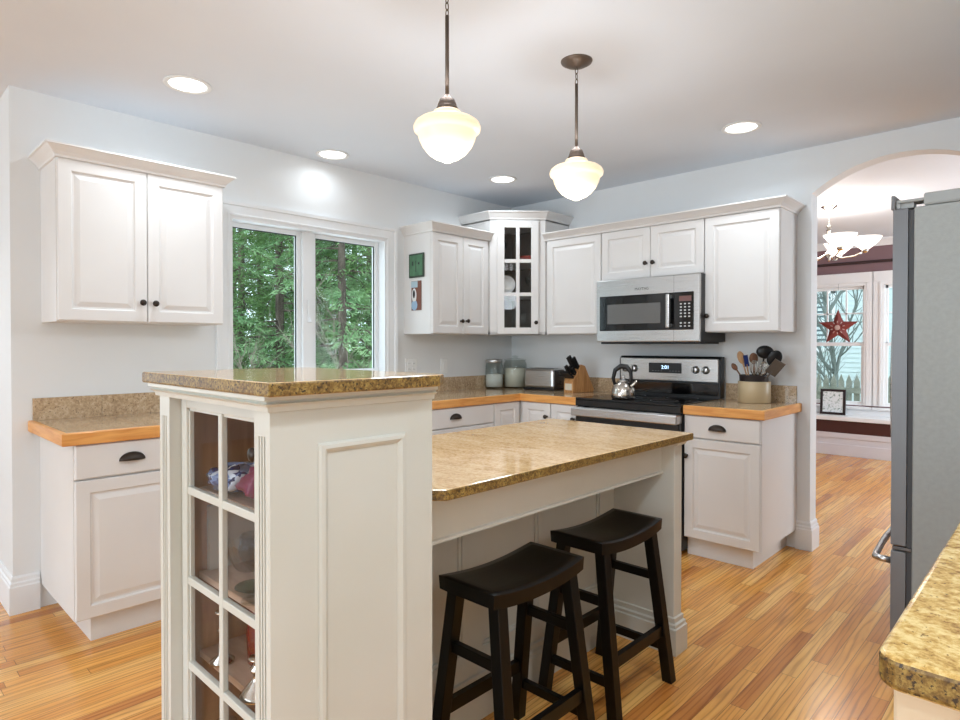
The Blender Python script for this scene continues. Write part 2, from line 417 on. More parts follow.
# dining windows
wins = []
for (nm, d) in (('window_2', D1), ('window_3', D2)):
    w = thing(nm, 'white sash window of the room beyond the arch' if nm == 'window_2' else 'second white sash window beyond the arch, by the fridge edge', 'window')
    w['kind'] = 'structure'; del w['category']
    mb = MB(); y0 = DY-.02; cw = .075 if nm == 'window_2' else .075
    xl, xr = d[0]-.02, d[1]+.02
    mb.box(xl-cw-.02, xl, y0, DY, DZ0, DZ1+.03, .004); mb.box(xr, xr+cw, y0, DY, DZ0, DZ1+.03, .004); mb.box(d[0]-.021, d[0], y0+.006, DY+.001, DZ0, DZ1+.03); mb.box(d[1], d[1]+.021, y0+.006, DY+.001, DZ0, DZ1+.03); mb.box(d[0], d[1], y0+.006, DY+.001, DZ1, DZ1+.03)
    mb.box(xl-cw-.02, xr+cw, y0-.004, DY, DZ1+.03, DZ1+.15, .004)
    mb.box(xl-cw*.3, xl, y0-.012, DY, DZ0, DZ1+.03, .003)
    struct('window_casing', mb, M['trim'], w)
    struct('window_sill', MB().box(xl-cw-.02, xr+cw, y0-.03, DY+.1, DZ0-.045, DZ0-.015, .004), M['trim'], w)
    mb = MB(); mb.box(d[0]-.001, d[0]+.006, DY-.001, DY+.141, DZ0, DZ1); mb.box(d[1]-.006, d[1]+.001, DY-.001, DY+.141, DZ0, DZ1); mb.box(d[0], d[1], DY-.001, DY+.141, DZ1-.006, DZ1+.001); mb.box(d[0], d[1], DY-.001, DY+.141, DZ0-.001, DZ0+.006); struct('window_jamb', mb, M['trim'], w)
    zm = 1.283
    up = MB(); up.box(d[0], d[0]+.03, DY+.06, DY+.09, zm, DZ1); up.box(d[1]-.03, d[1], DY+.06, DY+.09, zm, DZ1)
    up.box(d[0], d[1], DY+.06, DY+.09, zm, zm+.03); up.box(d[0], d[1], DY+.06, DY+.09, DZ1-.04, DZ1)
    for i in (1, 2):
        xx = d[0]+(d[1]-d[0])*i/3; up.box(xx-.008, xx+.008, DY+.063, DY+.087, zm, DZ1-.04)
    up.box(d[0], d[1], DY+.063, DY+.087, 1.645, 1.661)
    s1 = up.build('window_sash', M['trim'], w); MB().box(d[0]+.03, d[1]-.03, DY+.073, DY+.077, zm+.03, DZ1-.04).build('pane', M['pane'], s1)
    lo = MB(); lo.box(d[0], d[0]+.035, DY+.02, DY+.05, DZ0, zm+.02); lo.box(d[1]-.035, d[1], DY+.02, DY+.05, DZ0, zm+.02)
    lo.box(d[0]+.035, d[1]-.035, DY+.02, DY+.05, zm-.015, zm+.02); lo.box(d[0]+.035, d[1]-.035, DY+.02, DY+.05, DZ0-.015, DZ0+.04)
    s2 = lo.build('window_sash', M['trim'], w); MB().box(d[0]+.035, d[1]-.035, DY+.033, DY+.037, DZ0+.04, zm-.015).build('pane', M['pane'], s2)
CR = [(0, H-.085), (.012, H-.085), (.02, H-.07), (.05, H-.03), (.062, H-.02), (.062, H), (0, H)]
struct('trim_1', MB().sweep([(-.48, DY), (5.0, DY)], CR), M['trim'])
struct('trim_2', MB().sweep([(-.48, DY), (5.0, DY)], [(0, 2.225), (.012, 2.225), (.02, 2.245), (.012, 2.255), (0, 2.26)]), mat('picture_rail', (58, 40, 42), .5))
# window seat
struct('trim_3', MB().box(.3, 3.3, DY-.012, DY, .45, .54), M['trim'])
st = thing('window_seat', 'built-in window seat with white top and dark wooden apron beyond the arch', 'bench', (.2, 3.85, 0))
MB().box(0, 3.2, -.03, .245, .405, .455, .006).build('seat_top', M['trim'], st)
MB().box(0, 3.2, 0, .025, .262, .405).build('apron', M['wood_dark'], st)
mb = MB(); mb.box(0, 3.2, .008, .24, 0, .262); mb.box(0, 3.2, -.004, .01, .0, .13, .003); mb.box(0, 3.2, -.001, .01, .20, .262, .003)
mb.build('front_panel', mat('seat_panel_paint', (214, 210, 214), .4), st)

# ================================================================== CABINETS
RAISED = [(0, 0), (0, .0165), (.0035, .020), (.052, .020), (.055, .0175), (.058, .0115), (.066, .0105), (.088, .0175), (.092, .0175)]
FLAT = [(0, 0), (0, .0155), (.005, .020)]
def knob(x, z, y, parent, m=None):
    mb = MB(); mb.lathe([(.0075, 0), (.0065, .010), (.0055, .016), (.012, .020), (.0155, .025), (.014, .030), (.006, .033), (.0, .0335)], 18, T(x, y, z) @ RY)
    return mb.build('knob', m or M['bronze'], parent)
def cup_pull(x, z, y, parent):
    mb = MB(); a, b, c = .053, .028, .036; rows = []
    for i in range(9):
        v = (PI/2)*i/8
        rows.append([(x + a*math.cos(PI*k/16)*(1 if i < 8 else 1), y - b*math.sin(PI*k/16)*math.cos(v) - .001, z - .012 + c*math.sin(PI*k/16)*math.sin(v)) for k in range(17)])
    mb.grid(rows)
    mb.box(x-.052, x+.052, y-.003, y, z-.014, z-.010)
    o = mb.build('handle', M['bronze'], parent)
    md = o.modifiers.new('thick', 'SOLIDIFY'); md.thickness = .002
    return o
def glass_door(name, x0, x1, z0, z1, yf, cols, rows_, parent, m, fw=.05, mw=.018, zs=None, fz=None, muntin_prof=True):
    """frame door with muntins; front face at yf-.02"""
    fz = fz or fw
    mb = MB()
    mb.box(x0, x0+fw, yf-.02, yf, z0, z1, .003); mb.box(x1-fw, x1, yf-.02, yf, z0, z1, .003)
    mb.box(x0+fw, x1-fw, yf-.02, yf, z1-fz, z1, .003); mb.box(x0+fw, x1-fw, yf-.02, yf, z0, z0+fz, .003)
    gx0, gx1, gz0, gz1 = x0+fw, x1-fw, z0+fz, z1-fz
    for i in range(1, cols):
        xx = gx0+(gx1-gx0)*i/cols; mb.box(xx-mw/2, xx+mw/2, yf-.0185, yf-.004, gz0, gz1, .002)
    zs = zs or [gz0+(gz1-gz0)*i/rows_ for i in range(1, rows_)]
    for zz in zs: mb.box(gx0, gx1, yf-.0175, yf-.003, zz-mw/2, zz+mw/2, .002)
    # inner bead round the opening
    mb.panel(gx0-.001, gx1+.001, gz0-.001, gz1+.001, yf-.008, [(0, 0), (0, .001)]) if False else None
    for (a, b, c, d_) in ((gx0, gx0+.007, gz0, gz1), (gx1-.007, gx1, gz0, gz1), (gx0, gx1, gz0, gz0+.007), (gx0, gx1, gz1-.007, gz1)):
        mb.box(a, b, yf-.013, yf-.003, c, d_)
    o = mb.build(name, m, parent)
    MB().box(gx0, gx1, yf-.009, yf-.006, gz0, gz1).build('glass', M['cab_glass'], o)
    return o
def cabinet(name, label, cat, loc, rz, w, d, z0, z1, fronts, toe=0, m=None, group=None):
    """local: x along the front, y=0 wall, front at y=-d"""
    m = m or M['cab']
    t = thing(name, label, cat, loc, rz, group)
    mb = MB(); mb.box(0, w, -(d-.02), 0, z0, z1)
    if toe:
        e = toe if isinstance(toe, tuple) else (0, 0); mb.box(e[0], w-e[1], -(d-.06), 0, 0, z0)
    mb.build('body', m, t)
    for f in fronts:
        kind, a, b, c, e = f[:5]
        yb = -(d-.02)
        if kind == 'door':
            o = MB().panel(a, b, c, e, yb, RAISED).build('door', m, t)
            if len(f) > 5: knob(f[5], f[6], yb-.02, o)
        else:
            o = MB().panel(a, b, c, e, yb, FLAT).build('drawer', m, t)
            if len(f) > 5: cup_pull(f[5], f[6], yb-.02, o)
    return t
G = .0015
def crown(mb, path, ztop, h=.045, p=.05, flip=1):
    prof = [(0, ztop-h-.012), (.008, ztop-h-.010), (.010, ztop-h), (.020, ztop-h*.72), (p-.010, ztop-.014), (p-.006, ztop-.010), (p, ztop-.008), (p, ztop), (0, ztop)]
    return mb.sweep(path, prof, flip=flip)
UD = .32
# left upper cabinet on the window wall. rz=+90: local x -> +Y, local -y -> +X
def WL(y0): return (0, y0, 0)
R90 = PI/2
c = cabinet('upper_cabinet', 'white two-door upper cabinet left of the window, hung on its own', 'cabinet', WL(-3.49), R90, .757, UD, 1.388, 2.145,
        [('door', .003, .377-G, 1.392, 2.128, .377-.028, 1.487), ('door', .377+G, .754, 1.392, 2.128, .377+.030, 1.485)])
crown(MB(), [(0, -.0), (0, -UD), (.757, -UD), (.757, 0)], 2.185, flip=-1).build('crown_moulding', M['cab'], c) if False else None
mb = MB(); crown(mb, [(.757, 0), (.757, -UD+.0), (0, -UD), (0, 0)], 2.183, flip=-1); mb.box(.0, .757, -UD, 0, 2.145, 2.165); mb.build('crown_moulding', M['cab'], c)
# second window-wall upper cabinet
c = cabinet('upper_cabinet', 'white two-door upper cabinet between window and glass corner cabinet', 'cabinet', WL(-1.23), R90, .602, UD, 1.361, 2.105,
        [('door', .003, .308-G, 1.365, 2.092, .308-.028, 1.458), ('door', .308+G, .580, 1.365, 2.092, .308+.030, 1.460)])
mb = MB(); crown(mb, [(.602, -UD), (0, -UD), (0, 0)], 2.157, h=.052, flip=-1); mb.box(0, .602, -UD, 0, 2.105, 2.128); mb.build('crown_moulding', M['cab'], c)
# corner cabinet with diagonal glass door
cc = thing('corner_cabinet', 'tall white diagonal corner cabinet with six-pane glass door', 'cabinet', (0, 0, 0))
a_, b_ = .627, .32
zc0, zc1 = 1.361, 2.275
plan = [(0, 0), (0, -a_), (b_, -a_), (a_, -b_), (a_, 0)]
def wallseg(mb, p, q, z0, z1, t=.018, inside=1):
    p = Vector(p); q = Vector(q); d = (q-p).normalized(); n = Vector((d.y, -d.x))*inside*t
    mb.prism([p, q, q+n, p+n], z0, z1)
mb = MB()
wallseg(mb, (0.001, -.001), (0.001, -a_), zc0, zc1, inside=-1); wallseg(mb, (a_, -.001), (0.02, -.001), zc0, zc1, inside=-1)
wallseg(mb, (0.02, -a_), (b_, -a_), zc0, zc1, inside=-1); wallseg(mb, (a_, -b_), (a_, -.02), zc0, zc1, inside=-1)
mb.prism([(.0, .0), (.0, -a_), (b_, -a_), (a_, -b_), (a_, .0)][::-1], zc0, zc0+.02); mb.prism([(.0, .0), (.0, -a_), (b_, -a_), (a_, -b_), (a_, .0)][::-1], zc1-.02, zc1)
mb.build('body', M['cab'], cc)
for zz in (1.674, 1.938): MB().prism([(.03, -.03), (.03, -a_+.03), (b_-.01, -a_+.03), (a_-.03, -b_+.0), (a_-.03, -.03)][::-1], zz, zz+.014).build('shelf', M['cab'], cc)
mb = MB(); mb.prism([(.02, -.02), (.02, -a_+.02), (.024, -a_+.02), (.024, -.024), (a_-.02, -.024), (a_-.02, -.02)][::-1], zc0+.02, zc1-.02)
lin_in = mb.build('interior_lining', mat('cabinet_interior_grey', (132, 124, 112), .6), cc)
# diagonal face: frame + door, built in a rotated child frame baked into coordinates
def diag(mb):
    Mx = Matrix.Translation((b_, -a_, 0)) @ Matrix.Rotation(PI/4, 4, 'Z')
    bmesh.ops.transform(mb.bm, matrix=Mx, verts=mb.bm.verts[:])
    return mb
DL = math.hypot(a_-b_, a_-b_)
mb = MB(); s = .07
mb.box(0, s, 0, .02, zc0, zc1); mb.box(DL-s, DL, 0, .02, zc0, zc1); mb.box(s, DL-s, 0, .02, zc0, zc0+.03); mb.box(s, DL-s, 0, .02, zc1-.05, zc1)
diag(mb).build('face_frame', M['cab'], cc)
def gdoor_diag():
    x0, x1, z0, z1, yf = .054, DL-.054, 1.366, 2.248, 0
    fw, fz, mw = .058, .050, .028
    mb = MB()
    mb.box(x0, x0+fw, yf-.02, yf, z0, z1, .003); mb.box(x1-fw, x1, yf-.02, yf, z0, z1, .003)
    mb.box(x0+fw, x1-fw, yf-.02, yf, z1-fz, z1, .003); mb.box(x0+fw, x1-fw, yf-.02, yf, z0, z0+fz, .003)
    gx0, gx1, gz0, gz1 = x0+fw, x1-fw, z0+fz, z1-fz
    xx = (gx0+gx1)/2; mb.box(xx-mw/2, xx+mw/2, yf-.0185, yf-.004, gz0, gz1, .002)
    for i in (1, 2):
        zz = gz0+(gz1-gz0)*i/3; mb.box(gx0, gx1, yf-.0175, yf-.003, zz-mw/2, zz+mw/2, .002)
    o = diag(mb).build('door', M['cab'], cc)
    diag(MB().box(gx0, gx1, yf-.009, yf-.006, gz0, gz1)).build('glass', M['cab_glass'], o)
    k = MB(); k.lathe([(.0075, 0), (.0065, .010), (.0055, .016), (.012, .020), (.0155, .025), (.014, .030), (.006, .033), (0, .0335)], 18, T(x1-.022, -.02, 1.455) @ RY)
    diag(k).build('knob', M['bronze'], o)
gdoor_diag()
mb = MB(); crown(mb, [(a_, 0), (a_, -b_), (b_, -a_), (0, -a_)], 2.325, h=.05, p=.045, flip=-1)
mb.prism(plan[::-1], zc1, zc1+.02); mb.build('crown_moulding', M['cab'], cc)
# range wall uppers
cabinet('upper_cabinet', 'white single-door upper cabinet between glass corner cabinet and microwave', 'cabinet', (.628, 0, 0), 0, .511, UD, 1.361, 2.105,
        [('door', .018, .508, 1.365, 2.092)])
cabinet('upper_cabinet', 'short white two-door cabinet directly above the microwave', 'cabinet', (1.14, 0, 0), 0, .771, UD, 1.74, 2.105,
        [('door', .003, .392-G, 1.745, 2.092, .392-.028, 1.842), ('door', .392+G, .768, 1.745, 2.092, .392+.028, 1.842)])
cabinet('upper_cabinet', 'white single-door upper cabinet at the end by the arch', 'cabinet', (1.912, 0, 0), 0, .458, UD, 1.361, 2.105,
        [('door', .003, .455, 1.365, 2.092, .026, 1.465)])
mb = MB(); crown(mb, [(2.37, 0), (2.37, -UD), (.628, -UD)], 2.150, flip=-1); mb.box(.628, 2.37, -UD, 0, 2.106, 2.130)
tag(mb.build('crown_moulding', M['cab']), 'white crown moulding running over the three upper cabinets above the range', 'moulding')

# base cabinets. front plane at .63
BZ0, BZ1, DZt = .118, .862, .72
def base(label, loc, rz, w, fronts, name='base_cabinet', toe=1): return cabinet(name, label, 'cabinet', loc, rz, w, .63, BZ0, BZ1, fronts, toe=toe)
base('white base cabinet with drawer and door at the left end, beneath the counter end', WL(-3.50), R90, .44,
     [('drawer', .003, .437, .714, .858, .22, .786), ('door', .003, .437, BZ0+.002, .707)], toe=(.07, 0))
base('white drawer-and-door base cabinet second from the left end, behind the display cabinet', WL(-3.06), R90, .46, [('drawer', .003, .457, .714, .858, .23, .786), ('door', .003, .457, BZ0+.002, .707)])
base('white two-door base cabinet directly under the window', WL(-2.60), R90, .90, [('drawer', .003, .897, .714, .858), ('door', .003, .448, BZ0+.002, .707, .42, .65), ('door', .452, .897, BZ0+.002, .707, .48, .65)])
base('white drawer base cabinet between the window and the corner cabinet', WL(-1.70), R90, .785, [('drawer', .003, .782, .725, .858, .40, .795), ('drawer', .003, .782, .43, .718, .40, .60), ('drawer', .003, .782, BZ0+.002, .423, .40, .30)])
# corner base: L body with two doors and a third
t = thing('corner_base_cabinet', 'white corner base cabinet with doors on both sides of the inside corner', 'cabinet', (0, 0, 0))
MB().prism([(0, 0), (0, -.913), (.61, -.913), (.61, -.61), (.915, -.61), (.915, 0)][::-1], BZ0, BZ1).build('body', M['cab'], t)
MB().prism([(0, 0), (0, -.913), (.535, -.913), (.535, -.535), (.915, -.535), (.915, 0)][::-1], 0, BZ0).build('plinth', M['cab'], t)
d1 = MB().panel(.652, .913, BZ0+.002, .858, -.61, RAISED).build('door', M['cab'], t); knob(.885, .762, -.63, d1)
mb = MB().panel(.0, .275, BZ0+.002, .858, 0, RAISED)
bmesh.ops.transform(mb.bm, matrix=Matrix.Translation((.61, -.910, 0)) @ Matrix.Rotation(R90, 4, 'Z'), verts=mb.bm.verts[:])
mb.build('door', M['cab'], t)
base('narrow white base cabinet between corner and range', (.918, 0, 0), 0, .236, [('door', .002, .234, BZ0+.002, .858, .205, .762)])
base('white base cabinet with drawer and door between range and arch', (1.926, 0, 0), 0, .45, [('drawer', .003, .447, .725, .858, .205, .79), ('door', .003, .447, BZ0+.002, .718, .022, .614)], toe=(0, .06))

# worktops: stone tiles, maple edge, tiled backsplash
def tiles(mb, x0, x1, y0, y1, z0, z1, sz=.305, g=.0015):
    nx = max(1, math.ceil((x1-x0)/sz-.2)); ny = max(1, math.ceil((y1-y0)/sz-.2))
    for i in range(nx):
        for j in range(ny):
            a = x0+i*sz; b = x1 if i == nx-1 else a+sz; c = y0+j*sz; d = y1 if j == ny-1 else c+sz
            mb.box(a+g, b-g, c+g, d-g, z0, z1)
def worktop(label, polys, edge, rects, splash, loc=(0, 0, 0)):
    t = thing('countertop', label, 'countertop', loc)
    mb = MB(); mb.prism(polys, .864, .909); mb.build('substrate', M['grout'], t)
    mb = MB()
    for r in rects: tiles(mb, *r, .909, .914)
    mb.build('tile_top', M['stone_tile'], t)
    MB().sweep(edge, [(-.016, .862), (0, .862), (.004, .866), (.004, .912), (0, .916), (-.016, .916)]).build('wooden_edge', M['edge_wood'], t)
    mb = MB()
    for (a, b, c, d, ax) in splash:
        L = (b-a) if ax == 'x' else (d-c); n = max(1, round(L/.305)); 
        for i in range(n):
            if ax == 'x': mb.box(a+(b-a)*i/n+.001, a+(b-a)*(i+1)/n-.001, c, d, .914, 1.022)
            else: mb.box(a, b, c+(d-c)*i/n+.001, c+(d-c)*(i+1)/n-.001, .914, 1.022)
    mb.build('backsplash', M['stone_tile'], t)
worktop('L-shaped stone tile countertop with maple edge running under the window into the corner',
        [(0, -3.545), (.632, -3.545), (.632, -.632), (1.154, -.632), (1.154, 0), (0, 0)],
        [(.0, -3.543), (.644, -3.543), (.644, -.644), (1.154, -.644)],
        [(0, .632, -3.54, -.632), (0, 1.154, -.632, 0)],
        [(0, .012, -3.53, 0, 'y'), (.013, 1.154, -.012, 0, 'x')])
worktop('short stone tile countertop with maple edge between range and arch',
        [(1.930, -.632), (2.386, -.632), (2.386, 0), (1.930, 0)], [(1.930, -.644), (2.398, -.644), (2.398, 0)],
        [(1.930, 2.386, -.632, 0)], [(1.930, 2.375, -.012, 0, 'x')])

# ================================================================== ISLAND
isl = M['island']
XI = 2.485
# base cabinet part of the island. world coordinates (rot 0)
t = thing('kitchen_island', 'off-white kitchen island base with panelled knee recess and corner posts', 'island', (0, 0, 0))
MB().box(1.80, 2.13, -3.14, -1.80, .0, .884).build('body', isl, t)
# recessed panelling in the knee space, facing +X
mb = MB(); xb, xf = 2.13, 2.155
ys = [(-3.15, -3.05), (-2.736, -2.637), (-2.327, -2.227), (-1.904, -1.79)]
for a, b in ys: mb.box(xb, xf, a, b, .0, .884, .0015)
for i in range(3): mb.box(xb, xf-.0005, ys[i][1], ys[i+1][0], 0, .237); mb.box(xb, xf-.0005, ys[i][1], ys[i+1][0], .80, .884)
for i in range(3):
    y0, y1 = ys[i][1], ys[i+1][0]
    mb.box(xb, xb+.012, y0, y1, .237, .80)
    for (a, b, c, d) in ((y0, y0+.012, .237, .8), (y1-.012, y1, .237, .8), (y0, y1, .237, .249), (y0, y1, .788, .80)):
        mb.box(xb+.010, xb+.020, a, b, c, d, .002)
mb.build('back_panelling', isl, t)
MB().sweep([(xf, -3.15), (xf, -1.79), (2.44, -1.79)], [(0, 0), (.018, 0), (.018, .108), (.013, .113), (.013, .125), (.006, .130), (.006, .146), (0, .15)]).build('base_moulding', isl, t) if False else None
BMP = [(0, 0), (.018, 0), (.018, .106), (.013, .111), (.013, .123), (.006, .129), (.006, .148), (0, .152)]
MB().sweep([(xf, -3.15), (xf, -1.79), (2.44, -1.79), (2.44, -1.722), (1.80, -1.722)], BMP).build('base_moulding', isl, t)
MB().box(1.80, 2.44, -1.79, -1.722, 0, .884, .003).build('end_panel', isl, t)
MB().box(2.365, 2.385, -3.15, -1.79, .742, .884, .003).build('apron', isl, t)
mb = MB(); mb.sweep([(2.385, -3.15), (2.385, -1.79)], [(0, .742), (.006, .744), (.006, .752), (0, .756)]); mb.build('apron_bead', isl, t)
MB().sweep([(2.44, -1.79), (2.44, -1.722), (1.80, -1.722)], [(0, .860), (.010, .865), (.022, .884), (0, .884)]).build('cap_moulding', isl, t)
# low granite slab
c_ = .035
mb = MB().prism([(1.745, -3.150), (XI-c_, -3.150), (XI, -3.150+c_), (XI, -1.712), (1.745, -1.712)], .885, .914, .004)
slab = mb.build('granite_top', M['granite'])
tag(slab, 'polished gold granite slab of the low island counter above the stools', 'countertop')
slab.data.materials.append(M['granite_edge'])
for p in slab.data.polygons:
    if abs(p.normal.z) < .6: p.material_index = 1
# raised bar top
mb = MB().prism([(1.825, -3.613), (2.525, -3.613), (2.525, -3.175), (2.495, -3.135), (1.825, -3.135)], 1.180, 1.208, .004)
bar = mb.build('granite_top', M['granite'])
tag(bar, 'raised gold granite bar top on the glass-door display cabinet', 'countertop')
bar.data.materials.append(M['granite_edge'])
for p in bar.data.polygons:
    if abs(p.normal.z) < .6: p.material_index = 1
# display cabinet under the bar
t = thing('display_cabinet', 'tall off-white display cabinet with eight-pane glass door and fluted posts at island end', 'cabinet', (0, 0, 0))
X0, X1, Y0, Y1 = 1.873, 2.475, -3.585, -3.156
Zt = 1.179
mb = MB(); mb.box(X0, X0+.03, Y0+.06, Y1, 0, Zt); mb.box(X0+.03, X1-.03, Y1-.02, Y1, 0, Zt)
mb.box(X0, X1, Y0+.045, Y1, Zt-.02, Zt-.001); mb.box(X0, X1, Y0+.03, Y1, 0, .13)
mb.build('body', isl, t)
# long side panel facing +X with applied moulding
def side_panel():
    w = Y1-Y0
    mb = MB(); mb.box(X1-.03, X1, Y0+.03, Y1, 0, Zt)
    a, b, c, e = Y0+.108, Y1-.088, .16, 1.072
    m2 = MB().panel(0, b-a, c, e, 0, [(0, 0), (0, .004), (.004, .009), (.012, .010), (.018, .006), (.022, .002), (.022, 0)])
    bmesh.ops.transform(m2.bm, matrix=Matrix.Translation((X1-.0005, a, 0)) @ Matrix.Rotation(R90, 4, 'Z'), verts=m2.bm.verts[:])
    o = mb.build('side_panel', isl, t); m2.build('panel_moulding', isl, o)
side_panel()
mb = MB(); mb.box(X0+.03, X0+.036, Y0+.075, Y1-.02, .13, Zt-.02); mb.box(X1-.036, X1-.03, Y0+.075, Y1-.02, .13, Zt-.02)
mb.box(X0+.036, X1-.036, Y1-.026, Y1-.02, .13, Zt-.02); mb.box(X0+.03, X1-.03, Y0+.06, Y1-.02, .125, .132)
mb.build('interior_lining', M['cab_wood'], t)
SH = (.905, .672, .452)
for zz in (.885, .655, .44): MB().box(X0+.036, X1-.036, Y0+.085, Y1-.026, zz-.009, zz+.009, .002).build('shelf', M['shelf_wood'], t)
def fluted(x0, x1):
    y0, y1 = Y0, Y0+.03
    n = 3; mb = MB(); zt, zb = 1.095, .22
    gw = .0055; pitch = .0115; xm = (x0+x1)/2
    cuts = [xm+(i-1)*pitch for i in range(3)]
    # strips between the flutes, front face; solid behind
    mb.box(x0, x1, y0+.012, y1, 0, Zt)
    mb.box(x0, x1, y0, y0+.012, zt, Zt); mb.box(x0, x1, y0, y0+.012, 0, zb)
    e = [x0]+[v for c in cuts for v in (c-gw/2, c+gw/2)]+[x1]
    for i in range(0, len(e), 2): mb.box(e[i], e[i+1], y0, y0+.012, zb, zt)
    return mb.build('fluted_post', isl, t)
fluted(X0, X0+.068); fluted(X1-.066, X1)
dx0, dx1, dy = X0+.070, X1-.068, Y0+.048
glass_door('door', dx0, dx1, .135, 1.163, dy, 2, 4, t, isl, fw=.034, mw=.020, zs=[.905, .672, .452], fz=.045)
for o in list(t.children):
    if o.name.startswith('door'):
        knob(dx1-.012, 1.052, dy-.02, o)
crown(MB(), [(X0, Y1), (X0, Y0), (X1, Y0), (X1, Y1)], 1.179, h=.022, p=.022, flip=1).build('cap_moulding', isl, t)

# ================================================================== RANGE
rg = thing('electric_range', 'black and stainless freestanding electric range with rear control panel', 'range', (1.160, 0, 0))
W_ = .764
MB().box(0, W_, -.64, -.03, .03, .905).build('body', M['black_plastic'], rg)
MB().box(-.002, W_+.002, -.665, -.09, .905, .920, .004).build('cooktop', M['gloss_black'], rg)
burner = mat('burner_mark', (60, 60, 62), .3)
for (x, y, r) in ((.2, -.48, .10), (.56, -.48, .085), (.2, -.22, .075), (.56, -.22, .10)):
    MB().lathe([(r, .9203), (r+.002, .9206), (r+.004, .9203)], 40, T(x, y, 0), cap=False).build('burner_ring', burner, rg)
MB().box(0, W_, -.668, -.64, .865, .905, .003).build('front_lip', M['gloss_black'], rg)
mb = MB(); mb.box(.004, W_-.004, -.675, -.64, .20, .80, .006); dr = mb.build('oven_door', M['gloss_black'], rg)
mb = MB(); mb.box(.004, W_-.004, -.680, -.64, .80, .858, .008); mb.box(.004, .03, -.72, -.675, .802, .856, .006); mb.box(W_-.03, W_-.004, -.72, -.675, .802, .856, .006)
mb.box(.0, W_, -.725, -.706, .800, .858, .007); mb.build('door_handle', M['steel'], dr)
MB().box(.004, W_-.004, -.668, -.64, .05, .19, .006).build('storage_drawer', M['steel'], rg)
# backguard
mb = MB(); mb.prism([(-.095, .92), (-.03, .92), (-.03, 1.20), (-.07, 1.20), (-.095, 1.18)], 0, W_+.004, .003)
bmesh.ops.transform(mb.bm, matrix=Matrix(((0, 0, 1, 0), (1, 0, 0, 0), (0, 1, 0, 0), (0, 0, 0, 1))), verts=mb.bm.verts[:])
bg = mb.build('backguard', M['black_plastic'], rg)
cp = MB().box(.012, W_-.008, -.104, -.09, 1.025, 1.186, .005).build('control_panel', M['steel'], rg)
MB().box(.012, W_-.008, -.099, -.09, .935, 1.015, .003).build('lower_panel', M['gloss_black'], rg)
MB().box(.246, .498, -.107, -.10, 1.080, 1.153, .004).build('display_panel', M['black_plastic'], cp)
def digits(txt, x, z, y, size, m, parent, name='clock_digits'):
    cu = bpy.data.curves.new('digit_curve', 'FONT'); cu.body = txt; cu.size = size; cu.align_x = 'CENTER'; cu.extrude = .0004
    tmp = bpy.data.objects.new('digit_tmp', cu); COL.objects.link(tmp)
    dg = bpy.context.evaluated_depsgraph_get(); me = bpy.data.meshes.new_from_object(tmp.evaluated_get(dg))
    bpy.data.objects.remove(tmp)
    me.transform(Matrix.Translation((x, y, z)) @ Matrix.Rotation(PI/2, 4, 'X'))
    me.materials.clear(); me.materials.append(m)
    o = bpy.data.objects.new(name, me); COL.objects.link(o); o.parent = parent
    return o
digits('2:01', .376, 1.110, -.1078, .036, M['clock'], cp)
for i in range(10):
    xx = .275+i*.022
    if .345 < xx < .405: continue
    MB().box(xx, xx+.011, -.1078, -.1068, 1.094, 1.0975).build('button', mat('button_grey', (120, 120, 122), .5) if 'button_grey' not in MATS else MATS['button_grey'], cp)
for xx in (.058, .132, .60, .672):
    mb = MB(); mb.lathe([(.027, 0), (.027, .008), (.023, .012), (.021, .026), (.018, .028), (0, .028)], 24, T(xx, -.104, 1.108) @ RY)
    k = mb.build('knob', M['steel'], cp)
    MB().box(xx-.003, xx+.003, -.138, -.130, 1.088, 1.128).build('pointer', M['black_plastic'], k)
# ================================================================== MICROWAVE
mw = thing('microwave_oven', 'stainless over-the-range microwave oven hung beneath short cabinet', 'microwave', (1.155, 0, 1.30))
MW, MHt = .765, .437
MB().box(0, MW, -.375, 0, 0, MHt).build('body', M['black_plastic'], mw)
mb = MB(); mb.box(0, MW, -.405, -.375, 0, MHt, .006); fr = mb.build('front_panel', M['steel'], mw)
mb = MB(); mb.box(.03, .635, -.410, -.402, .078, .322, .004); gl = mb.build('door_glass', M['gloss_black'], mw)
MB().box(.095, .50, -.4115, -.4095, .125, .262, .002).build('viewing_window', mat('viewing_mesh', (104, 103, 101), .18, spec=.6), gl)
mb = MB(); mb.box(.556, .582, -.452, -.436, .09, .312, .007); mb.box(.558, .58, -.44, -.41, .095, .118); mb.box(.558, .58, -.44, -.41, .284, .307); mb.build('door_handle', M['steel'], mw)
cpn = MB().box(.6, .728, -.4115, -.402, .078, .322, .003).build('control_panel', M['gloss_black'], mw)
MB().box(.632, .715, -.4125, -.411, .262, .296).build('display', M['red_led'], cpn)
keym = mat('key_print', (215, 215, 215), .5)
for r in range(8):
    for q in range(3):
        if r in (5,): continue
        zz = .245-r*.0205; xx = .638+q*.028; MB().box(xx, xx+.013, -.4125, -.411, zz-.004, zz+.004).build('key', keym, cpn)
mb = MB(); mb.box(.592, .5932, -.4062, -.404, .002, MHt-.002); mb.build('door_seam', M['steel_dark'], mw)
digits('MAYTAG', .36, .352, -.4058, .026, M['steel_dark'], mw, 'brand_lettering')
MB().box(.03, .73, -.39, -.02, -.014, 0, .003).build('underside_vent', M['black_plastic'], mw)

# ================================================================== REFRIGERATOR (faces -X)
FX, FY = 3.135, -1.50
fr = thing('refrigerator', 'large grey stainless refrigerator standing in front of the right wall', 'refrigerator', (FX, FY, 0))
